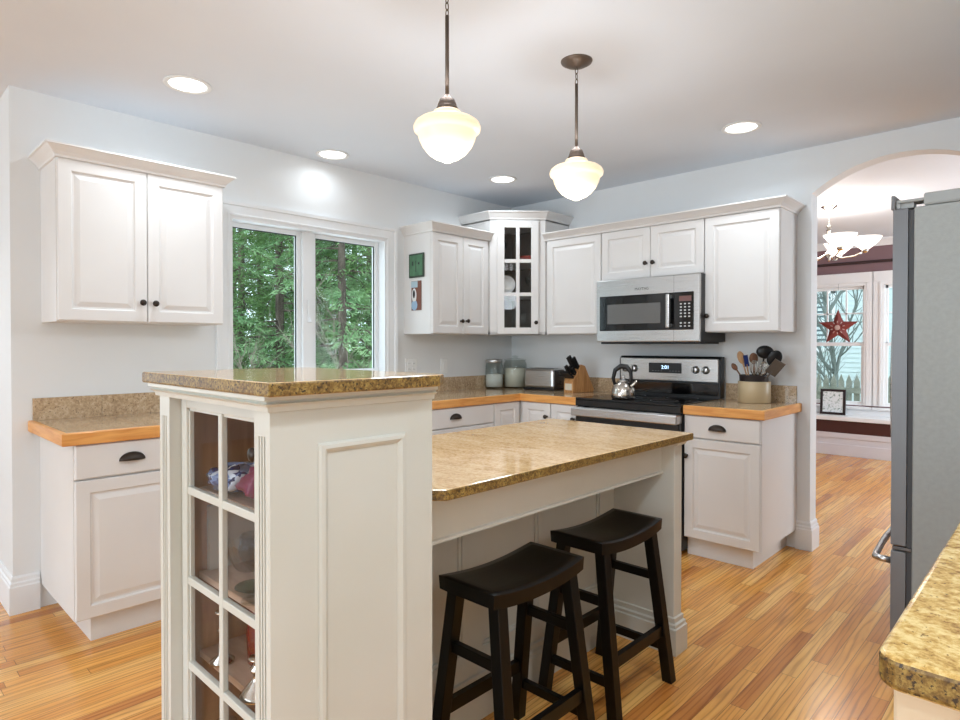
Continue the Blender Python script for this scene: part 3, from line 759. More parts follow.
# local: x from door front to the wall (+x), y from near side (0) to far side (.91)
FW = .91
MB().box(.072, .93, 0, FW, .02, 1.775, .006).build('body', M['fridge_side'], fr)
MB().box(.055, .075, .012, FW-.012, .06, 1.768).build('gasket', M['gasket'], fr)
def fdoor(z0, z1, y0, y1, name):
    # slightly rounded front in plan
    pts = [(.054, y0), (.054, y1)]
    n = 8; out = []
    for i in range(n+1): out.append((.008*(abs(i/n-.5)*2)**4, y1-(y1-y0)*i/n))
    pts += out
    o = MB().prism(pts, z0, min(z1, 1.775), .004).build(name, M['fridge_door'], fr)
    if z1 > 1.775: MB().box(.001, .014, y0+.002, y1-.002, 1.774, 1.826, .003).build('top_cap', M['fridge_door'], o)
    return o
d1 = fdoor(.545, 1.80, .003, .452, 'door'); d2 = fdoor(.545, 1.80, .458, FW-.003, 'door'); d3 = fdoor(.06, .525, .003, FW-.003, 'freezer_drawer')
def bow_handle(pts, r, parent, nm='door_handle'): MB().tube(pts, r, 12).build(nm, M['steel'], parent)
bow = [(0.0, .06, .478), (-.045, .06, .480)]
N_ = 14
pts = [(0.004, .035, .478), (-.03, .035, .479), (-.048, .045, .480)] + [(-.050-.02*math.sin(PI*i/N_), .07+(FW-.14)*i/N_, .482) for i in range(N_+1)] + [(-.048, FW-.045, .480), (-.03, FW-.035, .479), (.004, FW-.035, .478)]
bow_handle(pts, .012, d3)
for yy, p in ((.415, d1), (.495, d2)):
    bow_handle([(0, yy, .70), (-.045, yy, .705)] + [(-.05-.01*math.sin(PI*i/10), yy, .73+.75*i/10) for i in range(11)] + [(-.045, yy, 1.505), (0, yy, 1.51)], .011, p)
mb = MB(); mb.box(.016, .03, .01, .07, 1.776, 1.808, .003); mb.box(.02, .11, .005, .075, 1.795, 1.806, .004); mb.box(.012, .07, .015, .06, 1.775, 1.80, .003)
mb.prism([(.10, .003), (.215, .003), (.215, .10), (.10, .10)], 1.776, 1.822, .008); mb.prism([(.215, .003), (.23, .012), (.23, .09), (.215, .10)], 1.776, 1.818, .003)
mb.build('hinge_cover', mat('hinge_grey', (150, 151, 149), .45), fr)
mb = MB(); mb.prism([(.10, .80), (.215, .80), (.215, .907), (.10, .907)], 1.776, 1.822, .008); mb.build('hinge_cover', MATS['hinge_grey'], fr)
MB().box(.012, .072, .006, .07, .528, .542, .003).build('hinge', M['steel_dark'], fr)
MB().box(.06, .90, .02, FW-.02, 0, .06).build('kick_plate', M['black_plastic'], fr)

# ================================================================== RIGHT-HAND COUNTER
t = thing('base_cabinet', 'cream wood-toned base cabinet under the yellow granite at lower right', 'cabinet', (3.485, -3.29, 0))
cream = mat('cream_paint', (232, 210, 178), .4)
MB().box(0, .655, 0, 1.75, .10, .873).build('body', cream, t)
MB().box(.06, .655, .02, 1.73, 0, .10).build('plinth', cream, t)
mb = MB(); mb.panel(0.045, .655, .14, .86, 0.0, [(0, 0), (0, .006), (.06, .006), (.062, .001), (.07, .001)]); mb.build('end_panel', cream, t)
mb = MB()
for i in range(3):
    m2 = MB().panel(-1.745+i*.583, -1.745+(i+1)*.583-.006, .105, .865, 0, RAISED)
    bmesh.ops.transform(m2.bm, matrix=Matrix.Rotation(-R90, 4, 'Z'), verts=m2.bm.verts[:])
    m2.build('door', cream, t)
mb = MB(); r = .028; x0, y0 = 3.452, -3.325
arc = [(x0+r-r*math.cos(a), y0+r-r*math.sin(a)) for a in [PI/2*i/6 for i in range(7)]]
mb.prism([(4.14, -1.53), (x0, -1.53)] + arc + [(4.14, y0)], .874, .914, .008, 3)
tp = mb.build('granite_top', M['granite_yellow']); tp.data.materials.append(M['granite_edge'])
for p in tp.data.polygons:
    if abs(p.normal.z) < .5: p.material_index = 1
tag(tp, 'yellow gold granite countertop at lower right in front of the refrigerator', 'countertop')

# ================================================================== STOOLS
def stool(label, x, y, rz=0):
    t = thing('saddle_stool', label, 'stool', (x, y, 0), rz, 'black saddle stools at the island')
    L2, W2 = .214, .113; nx, ny = 8, 20; rows = []
    def top(u, v): return .593 + .019*(v*v) - .004*(1-abs(v))*(1-u*u)
    mb = MB(); up, dn = [], []
    def outline(u, v):   # rounded plan
        x_ = u*W2; y_ = v*L2
        k = 1-.035*abs(v)**6; return x_*k, y_*(1-.012*abs(u)**6)
    for i in range(ny+1):
        v = -1+2*i/ny; ru, rd = [], []
        for j in range(nx+1):
            u = -1+2*j/nx; a, b = outline(u, v); z = top(u, v)
            e = max(abs(u), abs(v)); dz = .0035 if e > .99 else 0
            ru.append((a, b, z-dz)); rd.append((a*.985, b*.99, z-.045+.002*(1 if e > .99 else 0)))
        up.append(ru); dn.append(rd)
    U = mb.grid(up); D = mb.grid(dn)
    for (A, B) in (([U[0][j] for j in range(nx+1)], [D[0][j] for j in range(nx+1)]), ([U[ny][j] for j in range(nx+1)], [D[ny][j] for j in range(nx+1)]),
                   ([U[i][0] for i in range(ny+1)], [D[i][0] for i in range(ny+1)]), ([U[i][nx] for i in range(ny+1)], [D[i][nx] for i in range(ny+1)])):
        for q in range(len(A)-1): mb.bm.faces.new((A[q], A[q+1], B[q+1], B[q]))
    mb.build('seat', M['black'], t)
    tops = {}; 
    for sx in (-1, 1):
        for sy in (-1, 1):
            a = Vector((sx*.080, sy*.165, .575)); b = Vector((sx*.150, sy*.192, 0))
            tops[(sx, sy)] = (a, b)
            # square leg with vertical-ish faces, horizontal cut foot
            mb = MB(); h = .0195
            va = [mb.bm.verts.new((a.x+dx*h, a.y+dy*h, a.z)) for dx, dy in ((-1, -1), (1, -1), (1, 1), (-1, 1))]
            vb = [mb.bm.verts.new((b.x+dx*h, b.y+dy*h, 0)) for dx, dy in ((-1, -1), (1, -1), (1, 1), (-1, 1))]
            mb.bm.faces.new(va); mb.bm.faces.new(vb[::-1])
            for i in range(4): mb.bm.faces.new((va[i], vb[i], vb[(i+1) % 4], va[(i+1) % 4]))
            bmesh.ops.bevel(mb.bm, geom=mb.bm.edges[:], offset=.002, segments=2, affect='EDGES', profile=.5)
            mb.build('leg', M['black'], t)
    def at(sx, sy, z):
        a, b = tops[(sx, sy)]; k = (a.z-z)/a.z; return a+(b-a)*k
    for sy in (-1, 1):
        for z, hgt in ((.395, .032), (.130, .030)):
            p, q = at(-1, sy, z), at(1, sy, z); MB().bar(p, q, .020, hgt, bev=.002).build('stretcher', M['black'], t)
    for sx in (-1, 1):
        z = .195; p, q = at(sx, -1, z), at(sx, 1, z); MB().bar(p, q, .020, .036, bev=.002).build('stretcher', M['black'], t)
    return t
stool('black wooden saddle stool nearer the glass cabinet, in the foreground', 2.400, -2.755)
stool('black wooden saddle stool at the far end, by the island end panel', 2.372, -2.185)

# ================================================================== LIGHT FIXTURES
def recessed(label, x, y, power=None, z=H):
    t = thing('recessed_light', label, 'ceiling light', (x, y, z), 0, 'recessed ceiling lights')
    MB().lathe([(.082, 0), (.103, 0), (.105, -.004), (.098, -.007), (.084, -.006), (.080, -.001), (.082, 0)], 40, cap=False).build('trim_ring', M['white_plastic'], t)
    MB().lathe([(.0, -.001), (.081, -.001), (.081, -.003), (0, -.0035)], 40).build('lens', M['lens'], t)
    a = area('recessed_lamp', (0, 0, -.012), (0, 0, -1), .15, .15, power or DOWN, (.80, .91, 1.0), 'DISK', 2.7); a.parent = t
recessed('round recessed ceiling light above the left upper cabinet', .617, -3.03, DOWN*.6)
recessed('round recessed ceiling light tight to the wall above the window', .19, -1.97, DOWN*.1)
recessed('round recessed ceiling light nearest the corner glass cabinet', .583, -.772, DOWN*.35)
recessed('round recessed ceiling light in front of the end cabinet by the arch', 2.27, -.653, DOWN*.5)
for i, (x, y, k) in enumerate(((3.7, -5.0, 1.2), (1.5, -5.6, .7), (-1.6, -5.2, .5), (3.6, -2.4, .9), (3.5, -3.7, 1.0))):
    a = area('unseen_fill_light', (x, y, H-.02), (0, 0, -1), .15, .15, DOWN*k, (.80, .91, 1.0), 'DISK', 2.7)  # unseen ceiling lights added to fill the room, no fixtures built

def pendant(label, x, y):
    t = thing('pendant_light', label, 'pendant lamp', (x, y, 0), 0, 'schoolhouse pendants over the island')
    MB().lathe([(.0, H-.028), (.012, H-.030), (.02, H-.026), (.045, H-.018), (.066, H-.006), (.068, H)], 36).build('canopy', M['pend_metal'], t)
    # chain links
    zt = H-.028; 
    for i in range(3):
        zc = zt-.014-i*.024; pts = []
        for k in range(13):
            a = 2*PI*k/12; u = .0065*math.cos(a); w = .0145*math.sin(a)
            pts.append((u, 0, zc+w) if i % 2 == 0 else (0, u, zc+w))
        MB().tube(pts, .0018, 6, cap=False).build('chain_link', M['pend_metal'], t)
    MB().tube([(0, 0, H-.098), (0, 0, 2.108)], .0068, 14).build('rod', M['pend_metal'], t)
    MB().lathe([(.0085, 2.135), (.012, 2.128), (.026, 2.118), (.033, 2.100), (.034, 2.092), (.037, 2.090), (.037, 2.084), (.030, 2.080)], 32).build('socket_cap', M['pend_metal'], t)
    g = [(.034, 2.083), (.048, 2.078), (.052, 2.070), (.054, 2.062), (.075, 2.055), (.100, 2.047), (.114, 2.037), (.120, 2.024), (.118, 2.012), (.108, 2.004), (.104, 1.998), (.100, 1.982), (.088, 1.958), (.068, 1.935), (.044, 1.919), (.022, 1.911), (.012, 1.905), (.0, 1.903)]
    MB().lathe([(r*.96, z) for r, z in g], 48).build('globe_shade', M['globe'], t)
    l = bpy.data.lights.new('pendant_lamp', 'POINT'); l.energy = PEND; l.color = (.84, .92, 1.0); l.shadow_soft_size = .1
    o = bpy.data.objects.new('pendant_lamp', l); COL.objects.link(o); o.parent = t; o.location = (0, 0, 1.78)
    l2 = bpy.data.lights.new('added_ceiling_fill', 'POINT'); l2.energy = PEND*.09; l2.color = (.95, .95, 1.0); l2.shadow_soft_size = .05  # extra point light added above the shade to brighten the ceiling
    o = bpy.data.objects.new('added_ceiling_fill', l2); COL.objects.link(o); o.parent = t; o.location = (0, 0, 2.16)
pendant('milk-glass schoolhouse pendant nearer the camera, its canopy out of frame', 2.07, -2.725)
pendant('milk-glass schoolhouse pendant with its whole rod and canopy in view', 2.07, -1.962)

ch = thing('chandelier', 'nickel chandelier with upturned frosted glass bowls in the room beyond the arch', 'chandelier', (2.075, 1.85, 0))
MB().lathe([(0, H-.05), (.02, H-.048), (.065, H-.015), (.07, H)], 30).build('canopy', M['silver'], ch)
mb = MB()
for i in range(6):
    zc = H-.06-i*.022; mb.tube([((.006*math.cos(2*PI*k/10)) * (i % 2), (.006*math.cos(2*PI*k/10))*((i+1) % 2), zc+.013*math.sin(2*PI*k/10)) for k in range(11)], .002, 6, cap=False)
mb.build('chain', M['silver'], ch)
MB().lathe([(0, 2.335), (.01, 2.33), (.022, 2.315), (.01, 2.30), (.024, 2.285), (.01, 2.27), (.008, 2.11), (.03, 2.09), (.034, 2.06), (.012, 2.04), (.015, 2.02), (0, 2.01)], 24).build('stem', M['silver'], ch)
for i in range(5):
    a = .25+2*PI*i/5; R_ = .27; cx, cy = math.cos(a), math.sin(a)
    mb = MB(); mb.tube([(cx*.03, cy*.03, 2.07), (cx*.10, cy*.10, 2.035), (cx*.19, cy*.19, 2.045), (cx*R_, cy*R_, 2.085)], .007, 8)
    arm = mb.build('arm', M['silver'], ch)
    MB().lathe([(0, 2.065), (.02, 2.07), (.028, 2.085), (.03, 2.11)], 20, T(cx*R_, cy*R_, 0)).build('socket', M['silver'], arm)
    MB().lathe([(.03, 2.10), (.06, 2.125), (.10, 2.16), (.125, 2.20), (.120, 2.20), (.094, 2.165), (.055, 2.13), (.02, 2.115)], 32, T(cx*R_, cy*R_, 0), cap=False).build('glass_bowl', M['chand_glass'], arm)
l = bpy.data.lights.new('chandelier_lamp', 'POINT'); l.energy = 22; l.color = (1, .95, .9); l.shadow_soft_size = .15
o = bpy.data.objects.new('chandelier_lamp', l); COL.objects.link(o); o.parent = ch; o.location = (0, 0, 2.24)

# ================================================================== COUNTER OBJECTS
CZ = .9142
def jar(label, x, y, r, h, fill, lid, contents):
    t = thing('glass_jar', label, 'jar', (x, y, CZ))
    MB().lathe([(0, .004), (r*.93, 0), (r, .008), (r, h*.78), (r*.9, h*.84), (r*.86, h*.88), (r*.83, h*.88), (r*.87, h*.83), (r*.965, h*.77), (r*.965, .012), (0, .012)], 36, cap=False).build('body', M['jar_glass'], t)
    MB().lathe([(0, .013), (r*.955, .013), (r*.955, fill), (r*.5, fill+.006), (0, fill+.002)], 32).build('contents', mat('jar_contents_'+str(len(MATS)), contents, .8), t)
    if lid == 'knob':
        MB().lathe([(0, h*.875), (r*.95, h*.875), (r*.98, h*.90), (r*.8, h*.93), (r*.3, h*.955), (r*.14, h*.965), (r*.14, h*.975), (r*.26, h*.99), (r*.26, h*1.02), (r*.1, h*1.04), (0, h*1.04)], 32).build('lid', M['jar_glass'], t)
    else:
        MB().lathe([(0, h*.88), (r*.92, h*.88), (r*.94, h*.89), (r*.94, h*.975), (r*.90, h), (0, h)], 32).build('lid', M['steel'], t)
    return t
jar('smaller glass jar half full of white sugar in the counter corner', .088, -.325, .075, .245, .115, 'metal', (240, 238, 232))
jar('large glass canister of flour with a glass knob lid in the corner', .180, -.160, .098, .265, .165, 'knob', (232, 224, 208))
t = thing('toaster', 'brushed steel two-slot toaster beside the big flour canister', 'toaster', (.505, -.175, CZ), math.radians(4))
mb = MB(); mb.box(-.145, .145, -.085, .085, .015, .175, .022); mb.build('housing', M['steel'], t)
MB().box(-.148, .148, -.088, .088, .0, .022, .006).build('base', M['black_plastic'], t)
MB().box(.138, .150, -.07, .07, .02, .165, .01).build('end_cap', M['steel_dark'], t)
mb = MB(); mb.box(-.11, .11, -.045, -.018, .172, .1765); mb.box(-.11, .11, .018, .045, .172, .1765); mb.build('slot', M['black_plastic'], t)
MB().box(.150, .172, -.018, .018, .115, .130, .004).build('lever', M['black_plastic'], t)
MB().lathe([(.014, 0), (.014, .012), (0, .013)], 16, T(.149, 0, .06) @ Matrix.Rotation(PI/2, 4, 'Y')).build('dial', M['black_plastic'], t)
# knife block
kb = thing('knife_block', 'slanted light wood knife block between toaster and range', 'knife block', (.86, -.21, CZ), math.radians(-18))
mb = MB(); prof = [(-.10, 0), (.12, 0), (.13, .02), (.03, .205), (-.01, .215), (-.055, .150), (-.10, .085)]
mb.prism(prof, -.05, .05, .004)
bmesh.ops.transform(mb.bm, matrix=Matrix(((0, 0, 1, 0), (1, 0, 0, 0), (0, 1, 0, 0), (0, 0, 0, 1))), verts=mb.bm.verts[:])
mb.build('block', M['block_wood'], kb)
MB().box(-.036, .036, -.1012, -.1, .02, .07).build('label_plate', mat('pale_label', (232, 220, 200), .5), kb)
kd = Vector((0, -.55, .83)).normalized()
kb.rotation_euler = (0, 0, math.radians(-10))
Mk = Matrix.Translation(kb.location) @ Matrix.Rotation(math.radians(-10), 4, 'Z')
spots = [(-.032, -.022, .19, .095), (-.010, -.025, .19, .105), (.012, -.022, .19, .085), (.034, -.025, .185, .10), (-.03, -.060, .145, .07), (.012, -.060, .145, .07), (.034, -.060, .142, .06)]
words = ['leftmost tall', 'second tall', 'third tall', 'rightmost tall', 'lower left', 'lower middle', 'lower right']
for i, (x, y, z, L) in enumerate(spots):
    p = Mk @ Vector((x, y, z)); d = (Mk.to_3x3() @ kd)
    t = thing('kitchen_knife', 'black-handled kitchen knife, %s in the knife block' % words[i], 'knife', p, 0, 'knives in the block')
    MB().bar((0, 0, 0), d*L, .012, .022, up=(Mk.to_3x3() @ Vector((0, 1, 0))), bev=.004).build('handle', M['black_plastic'], t)
    mb = MB(); mb.bar(d*(-.02), d*.002, .0022, .018, up=(Mk.to_3x3() @ Vector((0, 1, 0)))); mb.build('blade', M['steel'], t)
p = Mk @ Vector((0, -.088, .118))
t = thing('knife_row', 'row of short black steak knife handles projecting from the block front', 'knives', p)
for i in range(5):
    o_ = Mk.to_3x3() @ Vector((-.036+i*.018, 0, 0)); MB().bar(o_, o_+(Mk.to_3x3() @ Vector((0, -.80, .55)))*.075, .014, .014, bev=.003).build('handle', M['black_plastic'], t)
# kettle
kt = thing('kettle', 'polished steel tea kettle with black handle on the front left burner', 'kettle', (1.45, -.53, .921), math.radians(20)); kt.scale = (.82, .82, 1.02)
MB().lathe([(0, 0), (.088, 0), (.096, .008), (.097, .03), (.090, .062), (.070, .092), (.045, .108), (.040, .112), (.0, .112)], 40).build('body', M['silver'], kt)
MB().lathe([(0, .110), (.042, .111), (.036, .120), (.012, .125), (.008, .133), (.014, .142), (.010, .150), (0, .152)], 24).build('lid', M['steel'], kt)
MB().tube([(.06, 0, .075), (.088, 0, .095), (.108, 0, .118)], [.020, .015, .011], 14).build('spout', M['silver'], kt)
MB().tube([(-.068, 0, .09), (-.082, 0, .13), (-.066, 0, .185), (-.02, 0, .213), (.03, 0, .208), (.060, 0, .175), (.064, 0, .13), (.056, 0, .092)], [.012, .015, .017, .018, .018, .016, .014, .012], 12).build('handle', M['black_plastic'], kt)
# utensil crock
ck = thing('utensil_crock', 'tan stoneware crock with dark rim holding cooking utensils', 'crock', (2.165, -.145, CZ))
MB().lathe([(0, 0), (.092, 0), (.097, .004), (.097, .132), (.094, .136), (.088, .136), (.088, .01), (0, .01)], 40, cap=False).build('body', mat('tan_stoneware', (196, 174, 138), .35), ck)
MB().lathe([(.083, .12), (.085, .168), (.088, .172), (.084, .176), (.078, .172), (.078, .12)], 40, T(-.004, 0, 0), cap=False).build('rim', mat('dark_rim', (48, 40, 40), .4), ck)
def utensil(name, label, cat, tip, base_=None, kind='spoon', m=None, m2=None, size=(.028, .010, .042)):
    bx = ck.location; b = Vector(base_ or (0, 0, .02)); tp = Vector(tip)
    t = thing(name, label, cat, tuple(bx))
    d = (tp-b).normalized()
    MB().tube([b, b+(tp-b)*.5, tp-d*size[2]*.6], .0048, 8).build('handle', m2 or m, t)
    vw = Vector((.57, -.82, .05)); ax = d.cross(vw).normalized(); ay = d.cross(ax).normalized(); R3 = Matrix((ax, ay, d)).transposed()
    # keep the bowl facing the camera side
    if kind == 'spoon': MB().ellipsoid(tp, size, R3).build('bowl', m, t)
    elif kind == 'blade':
        mb = MB(); mb.bar(tp-d*size[2], tp+d*size[2], size[0]*2, size[1], up=(.57, -.82, .05), bev=.002); mb.build('blade', m, t)
    elif kind == 'whisk':
        for i in range(6):
            a = PI*i/6; pts = []
            for k in range(13):
                s_ = k/12; w_ = .026*math.sin(PI*min(1, s_*1.0))**.8*(1 if True else 0); z_ = .10*math.sin(PI*s_)
                u = math.cos(PI*s_)*.034*(math.sin(PI*s_)**.4+.05)
                pts.append(tp-d*.045 + R3 @ Vector((u*math.cos(a), u*math.sin(a), z_)))
            MB().tube(pts, .0016, 5, cap=False).build('wire', M['silver'], t)
    return t
utensil('wooden_spoon', 'pale wooden spoon, tallest at the left of the crock', 'spoon', (-.070, -.035, .285), (.0, 0, .02), 'spoon', M['spoon_wood'], size=(.023, .008, .042))
utensil('wooden_spoon', 'small dark wooden spoon leaning out far left', 'spoon', (-.110, -.04, .225), (.02, .01, .02), 'spoon', M['spoon_wood2'], size=(.016, .007, .026))
utensil('wooden_spoon', 'brown wooden spoon behind the blue spatula', 'spoon', (-.012, .02, .280), (.0, .01, .02), 'spoon', M['spoon_wood2'], size=(.027, .010, .036))
utensil('spatula', 'blue silicone spatula standing in the crock', 'spatula', (-.040, -.03, .265), (-.01, 0, .02), 'blade', mat('blue_silicone', (28, 48, 110), .4), M['spoon_wood'], size=(.013, .007, .036))
utensil('ladle', 'black nylon ladle, highest utensil in the crock', 'ladle', (.055, .03, .320), (.0, .02, .02), 'spoon', M['black_plastic'], size=(.054, .022, .042))
utensil('serving_spoon', 'black nylon serving spoon leaning right in the crock', 'spoon', (.125, -.01, .282), (-.02, 0, .02), 'spoon', M['black_plastic'], size=(.042, .012, .054))
utensil('turner', 'grey-brown flat turner leaning out over the right of the crock', 'spatula', (.140, -.045, .225), (-.03, 0, .03), 'blade', mat('brown_nylon', (92, 82, 74), .45), size=(.034, .005, .052))
utensil('whisk', 'wire whisk in the middle of the crock', 'whisk', (.012, -.035, .215), (0, -.01, .02), 'whisk', M['silver'])
utensil('whisk', 'small wire whisk right of the middle one', 'whisk', (.062, -.035, .21), (0, -.01, .02), 'whisk', M['silver'])

# wall plates, magnets
def plate(label, y, z, w, kind):
    t = thing('outlet' if kind == 'outlet' else 'light_switch', label, 'outlet' if kind == 'outlet' else 'switch', (0, y, z), R90)
    MB().box(-w/2, w/2, -.006, 0, -.058, .058, .003).build('wall_plate', M['white_plastic'], t)
    if kind == 'outlet':
        for sx in (-.023, .023):
            for sz in (-.022, .022):
                o = MB().box(sx-.015, sx+.015, -.009, -.005, sz-.014, sz+.014, .003).build('socket', M['white_plastic'], t)
                mb = MB(); mb.box(sx-.007, sx-.005, -.0095, -.0085, sz-.004, sz+.005); mb.box(sx+.005, sx+.007, -.0095, -.0085, sz-.004, sz+.005); mb.build('slot', M['gasket'], o)
    else:
        MB().box(-.016, .016, -.010, -.005, -.033, .033, .002).build('rocker', M['white_plastic'], t)
plate('white double outlet and switch plate right of the window', -1.165, 1.118, .115, 'outlet')
plate('white single switch plate under the two-door cabinet by the corner', -.825, 1.112, .072, 'switch')
mg = thing('magnet_picture', 'small dark-framed green picture on the side of the upper cabinet', 'picture', (.152, -1.232, 1.862))
MB().box(-.083, .083, -.010, 0, -.088, .088, .003).build('frame', mat('dark_green_frame', (52, 66, 52), .5), mg)
MB().box(-.070, .070, -.012, -.010, -.075, .075).build('artwork', soft_noise(mat('green_card', (66, 128, 86), .6), (60, 98, 72), (88, 132, 98), 14, 3), mg)
mb = MB(); mb.box(-.003, .003, -.0126, -.012, -.05, .035); mb.box(-.04, -.03, -.0126, -.012, .0, .03); mb.box(.025, .04, -.0126, -.012, .005, .02); mb.build('motif', M['black_plastic'], mg)
mg = thing('photo_card', 'small colourful snapshot below the green picture', 'photo', (.143, -1.232, 1.642))
MB().box(-.052, .058, -.003, 0, -.108, .108).build('card', mat('snapshot_brown', (120, 74, 58), .5), mg)
mb = MB(); mb.box(-.054, .018, -.0042, -.003, .06, .106); mb.build('sky_area', mat('snapshot_sky', (176, 196, 204), .5), mg)
mb = MB(); mb.ellipsoid((-.02, -.0038, .0), (.026, .0008, .055)); mb.build('white_figure', mat('snapshot_white', (225, 222, 220), .5), mg)
mb = MB(); mb.ellipsoid((-.022, -.0046, .012), (.013, .0006, .03)); mb.build('dark_figure', M['black_plastic'], mg)
mb = MB(); mb.ellipsoid((-.018, -.0038, -.07), (.034, .0008, .038)); mb.build('blue_figure', mat('snapshot_blue', (150, 176, 200), .5), mg)

# ================================================================== CONTENTS OF THE GLASS CABINETS
def goblet(x, y, z, r, h, m, label, group, name='wine_glass', cat='glass'):
    t = thing(name, label, cat, (x, y, z), 0, group)
    MB().lathe([(0, 0), (r*.85, 0), (r*.85, .003), (r*.15, .008), (r*.1, h*.15), (r*.1, h*.42), (r*.35, h*.48), (r*.85, h*.62), (r, h*.78), (r*.88, h), (r*.85, h), (r*.96, h*.78), (r*.8, h*.63), (0, h*.5)], 28, cap=False).build('goblet', m, t)
    return t
zs1, zs2, zs3 = .895, .665, .450
goblet(2.205, -3.485, zs2, .038, .16, M['jar_glass'], 'stemmed clear goblet standing rightmost on the second shelf', None)
t = thing('glass_bowl', 'ruffled crystal bowl on the second shelf of the display cabinet', 'bowl', (2.005, -3.40, zs2))
mb = MB(); rows = []
for i in range(9):
    s_ = i/8; r = .030+.038*s_; z = .004+.075*s_**1.6
    rows.append([((r+.008*s_*math.cos(9*2*PI*k/72))*math.cos(2*PI*k/72), (r+.008*s_*math.cos(9*2*PI*k/72))*math.sin(2*PI*k/72), z+.006*s_*math.sin(9*2*PI*k/72)) for k in range(72)])
V = mb.grid(rows, close_v=True); mb.bm.faces.new(V[0]); mb.build('bowl', M['silver'] if False else glass('crystal', (.93, .91, .86), 2.0), t)
for i, (x, y) in enumerate(((2.095, -3.375), (2.145, -3.46))):
    t = thing('glass_saucer', 'green glass dish on the second shelf, %s' % ('behind' if i == 0 else 'in front, beside the goblet'), 'dish', (x, y, zs2))
    MB().lathe([(0, 0), (.022, 0), (.045, .012), (.043, .014), (.02, .004), (0, .004)], 30, cap=False).build('dish', M['green_glass'], t)
t = thing('red_vase', 'tall dark red glass vase on the third shelf of the display cabinet', 'vase', (2.105, -3.40, zs3))
MB().lathe([(0, 0), (.045, 0), (.052, .01), (.055, .08), (.050, .15), (.040, .172), (.036, .172), (.046, .148), (.050, .08), (.047, .012), (0, .012)], 32, cap=False).build('vase', mat('ruby_glass', (110, 18, 16), .1), t)
t = thing('red_vase', 'squat dark red glass vase behind the silver candlestick', 'vase', (2.235, -3.38, zs3))
MB().lathe([(0, 0), (.05, 0), (.062, .02), (.06, .09), (.04, .12), (.036, .12), (.054, .09), (.056, .022), (0, .01)], 32, cap=False).build('vase', MATS['ruby_glass'], t)
t = thing('candlestick', 'weighted silver candlestick on the third shelf by the door knob side', 'candlestick', (2.235, -3.492, zs3))
MB().lathe([(0, 0), (.042, 0), (.043, .006), (.036, .012), (.032, .02), (.016, .038), (.010, .052), (.018, .058), (.020, .066), (.012, .072), (.012, .080), (.022, .088), (.022, .092), (.0, .092)], 32).build('candlestick_body', M['silver'], t)
t = thing('candlestick', 'slender silver candlestick on the third shelf behind the middle muntin', 'candlestick', (2.02, -3.485, zs3))
MB().lathe([(0, 0), (.03, 0), (.031, .005), (.01, .02), (.007, .08), (.012, .085), (.006, .09), (.009, .125), (.017, .13), (.017, .134), (0, .134)], 24).build('candlestick_body', M['silver'], t)
for i, (x, y, h) in enumerate(((1.98, -3.46, .13), (2.07, -3.43, .15), (2.16, -3.48, .13), (2.25, -3.44, .14))):
    goblet(x, y, .133, .034, h, M['jar_glass'], 'clear glass on the bottom shelf, %s from the left' % ('first', 'second', 'third', 'fourth')[i], 'glasses on the bottom shelf')
bx = thing('cardboard_box', 'flat white box standing against the left side of the second shelf', 'box', (1.921, -3.35, zs2))
MB().box(-.009, .010, -.13, .12, 0, .175, .002).build('carton', mat('white_carton', (196, 190, 180), .6), bx)
# plastic-wrapped linens on the top shelf
def crumple(cx, cy, cz, rx, ry, rz_, seed, m, label, name='wrapped_bundle'):
    random.seed(seed); t = thing(name, label, 'bundle', (cx, cy, cz))
    ph = [random.uniform(0, 6) for _ in range(8)]
    rows = []
    for i in range(17):
        a = PI*i/16; row = []
        for k in range(32):
            b = 2*PI*k/32; n = 1+.10*math.sin(3*b+ph[0])*math.sin(4*a+ph[1])+.07*math.sin(7*b+ph[2]+3*a)+.05*math.sin(11*a+ph[3]+5*b)
            sx = math.copysign(abs(math.sin(a)*math.cos(b))**.7, math.sin(a)*math.cos(b)); sy = math.copysign(abs(math.sin(a)*math.sin(b))**.7, math.sin(a)*math.sin(b))
            row.append((rx*n*sx+1e-5*math.cos(b), ry*n*sy+1e-5*math.sin(b), max(0, rz_+rz_*n*math.cos(a)*.98)))
        rows.append(row)
    MB_ = MB(); MB_.grid(rows, close_v=True); MB_.build('bundle', m, t)
fab = mat('patterned_plastic', (120, 130, 160), .15); nt, N, L, bs = nodes(fab); mp = coords(nt)
n = add(nt, 'ShaderNodeTexVoronoi', Scale=46); L.new(mp.outputs[0], n.inputs['Vector'])
r = ramp(nt, [(0, (40, 52, 96)), (.3, (120, 138, 176)), (.6, (210, 214, 224)), (.9, (64, 78, 120))], 'CONSTANT'); L.new(n.outputs['Color'], r.inputs[0]); L.new(r.outputs[0], bs.inputs['Base Color'])
crumple(2.04, -3.43, zs1, .085, .085, .035, 3, fab, 'clear-wrapped blue and white patterned bundle on the top shelf')
crumple(2.19, -3.42, zs1, .045, .085, .045, 5, mat('magenta_fabric', (140, 50, 84), .4), 'dark red wrapped bundle on the top shelf')
bx = thing('blue_folder', 'bright blue folder standing on the top shelf by the side wall', 'folder', (1.93, -3.26, zs1))
MB().bar((0, 0, 0.0), (0, .02, .20), .12, .006, up=(1, 0, 0)).build('cover', mat('blue_card', (58, 140, 186), .4), bx)
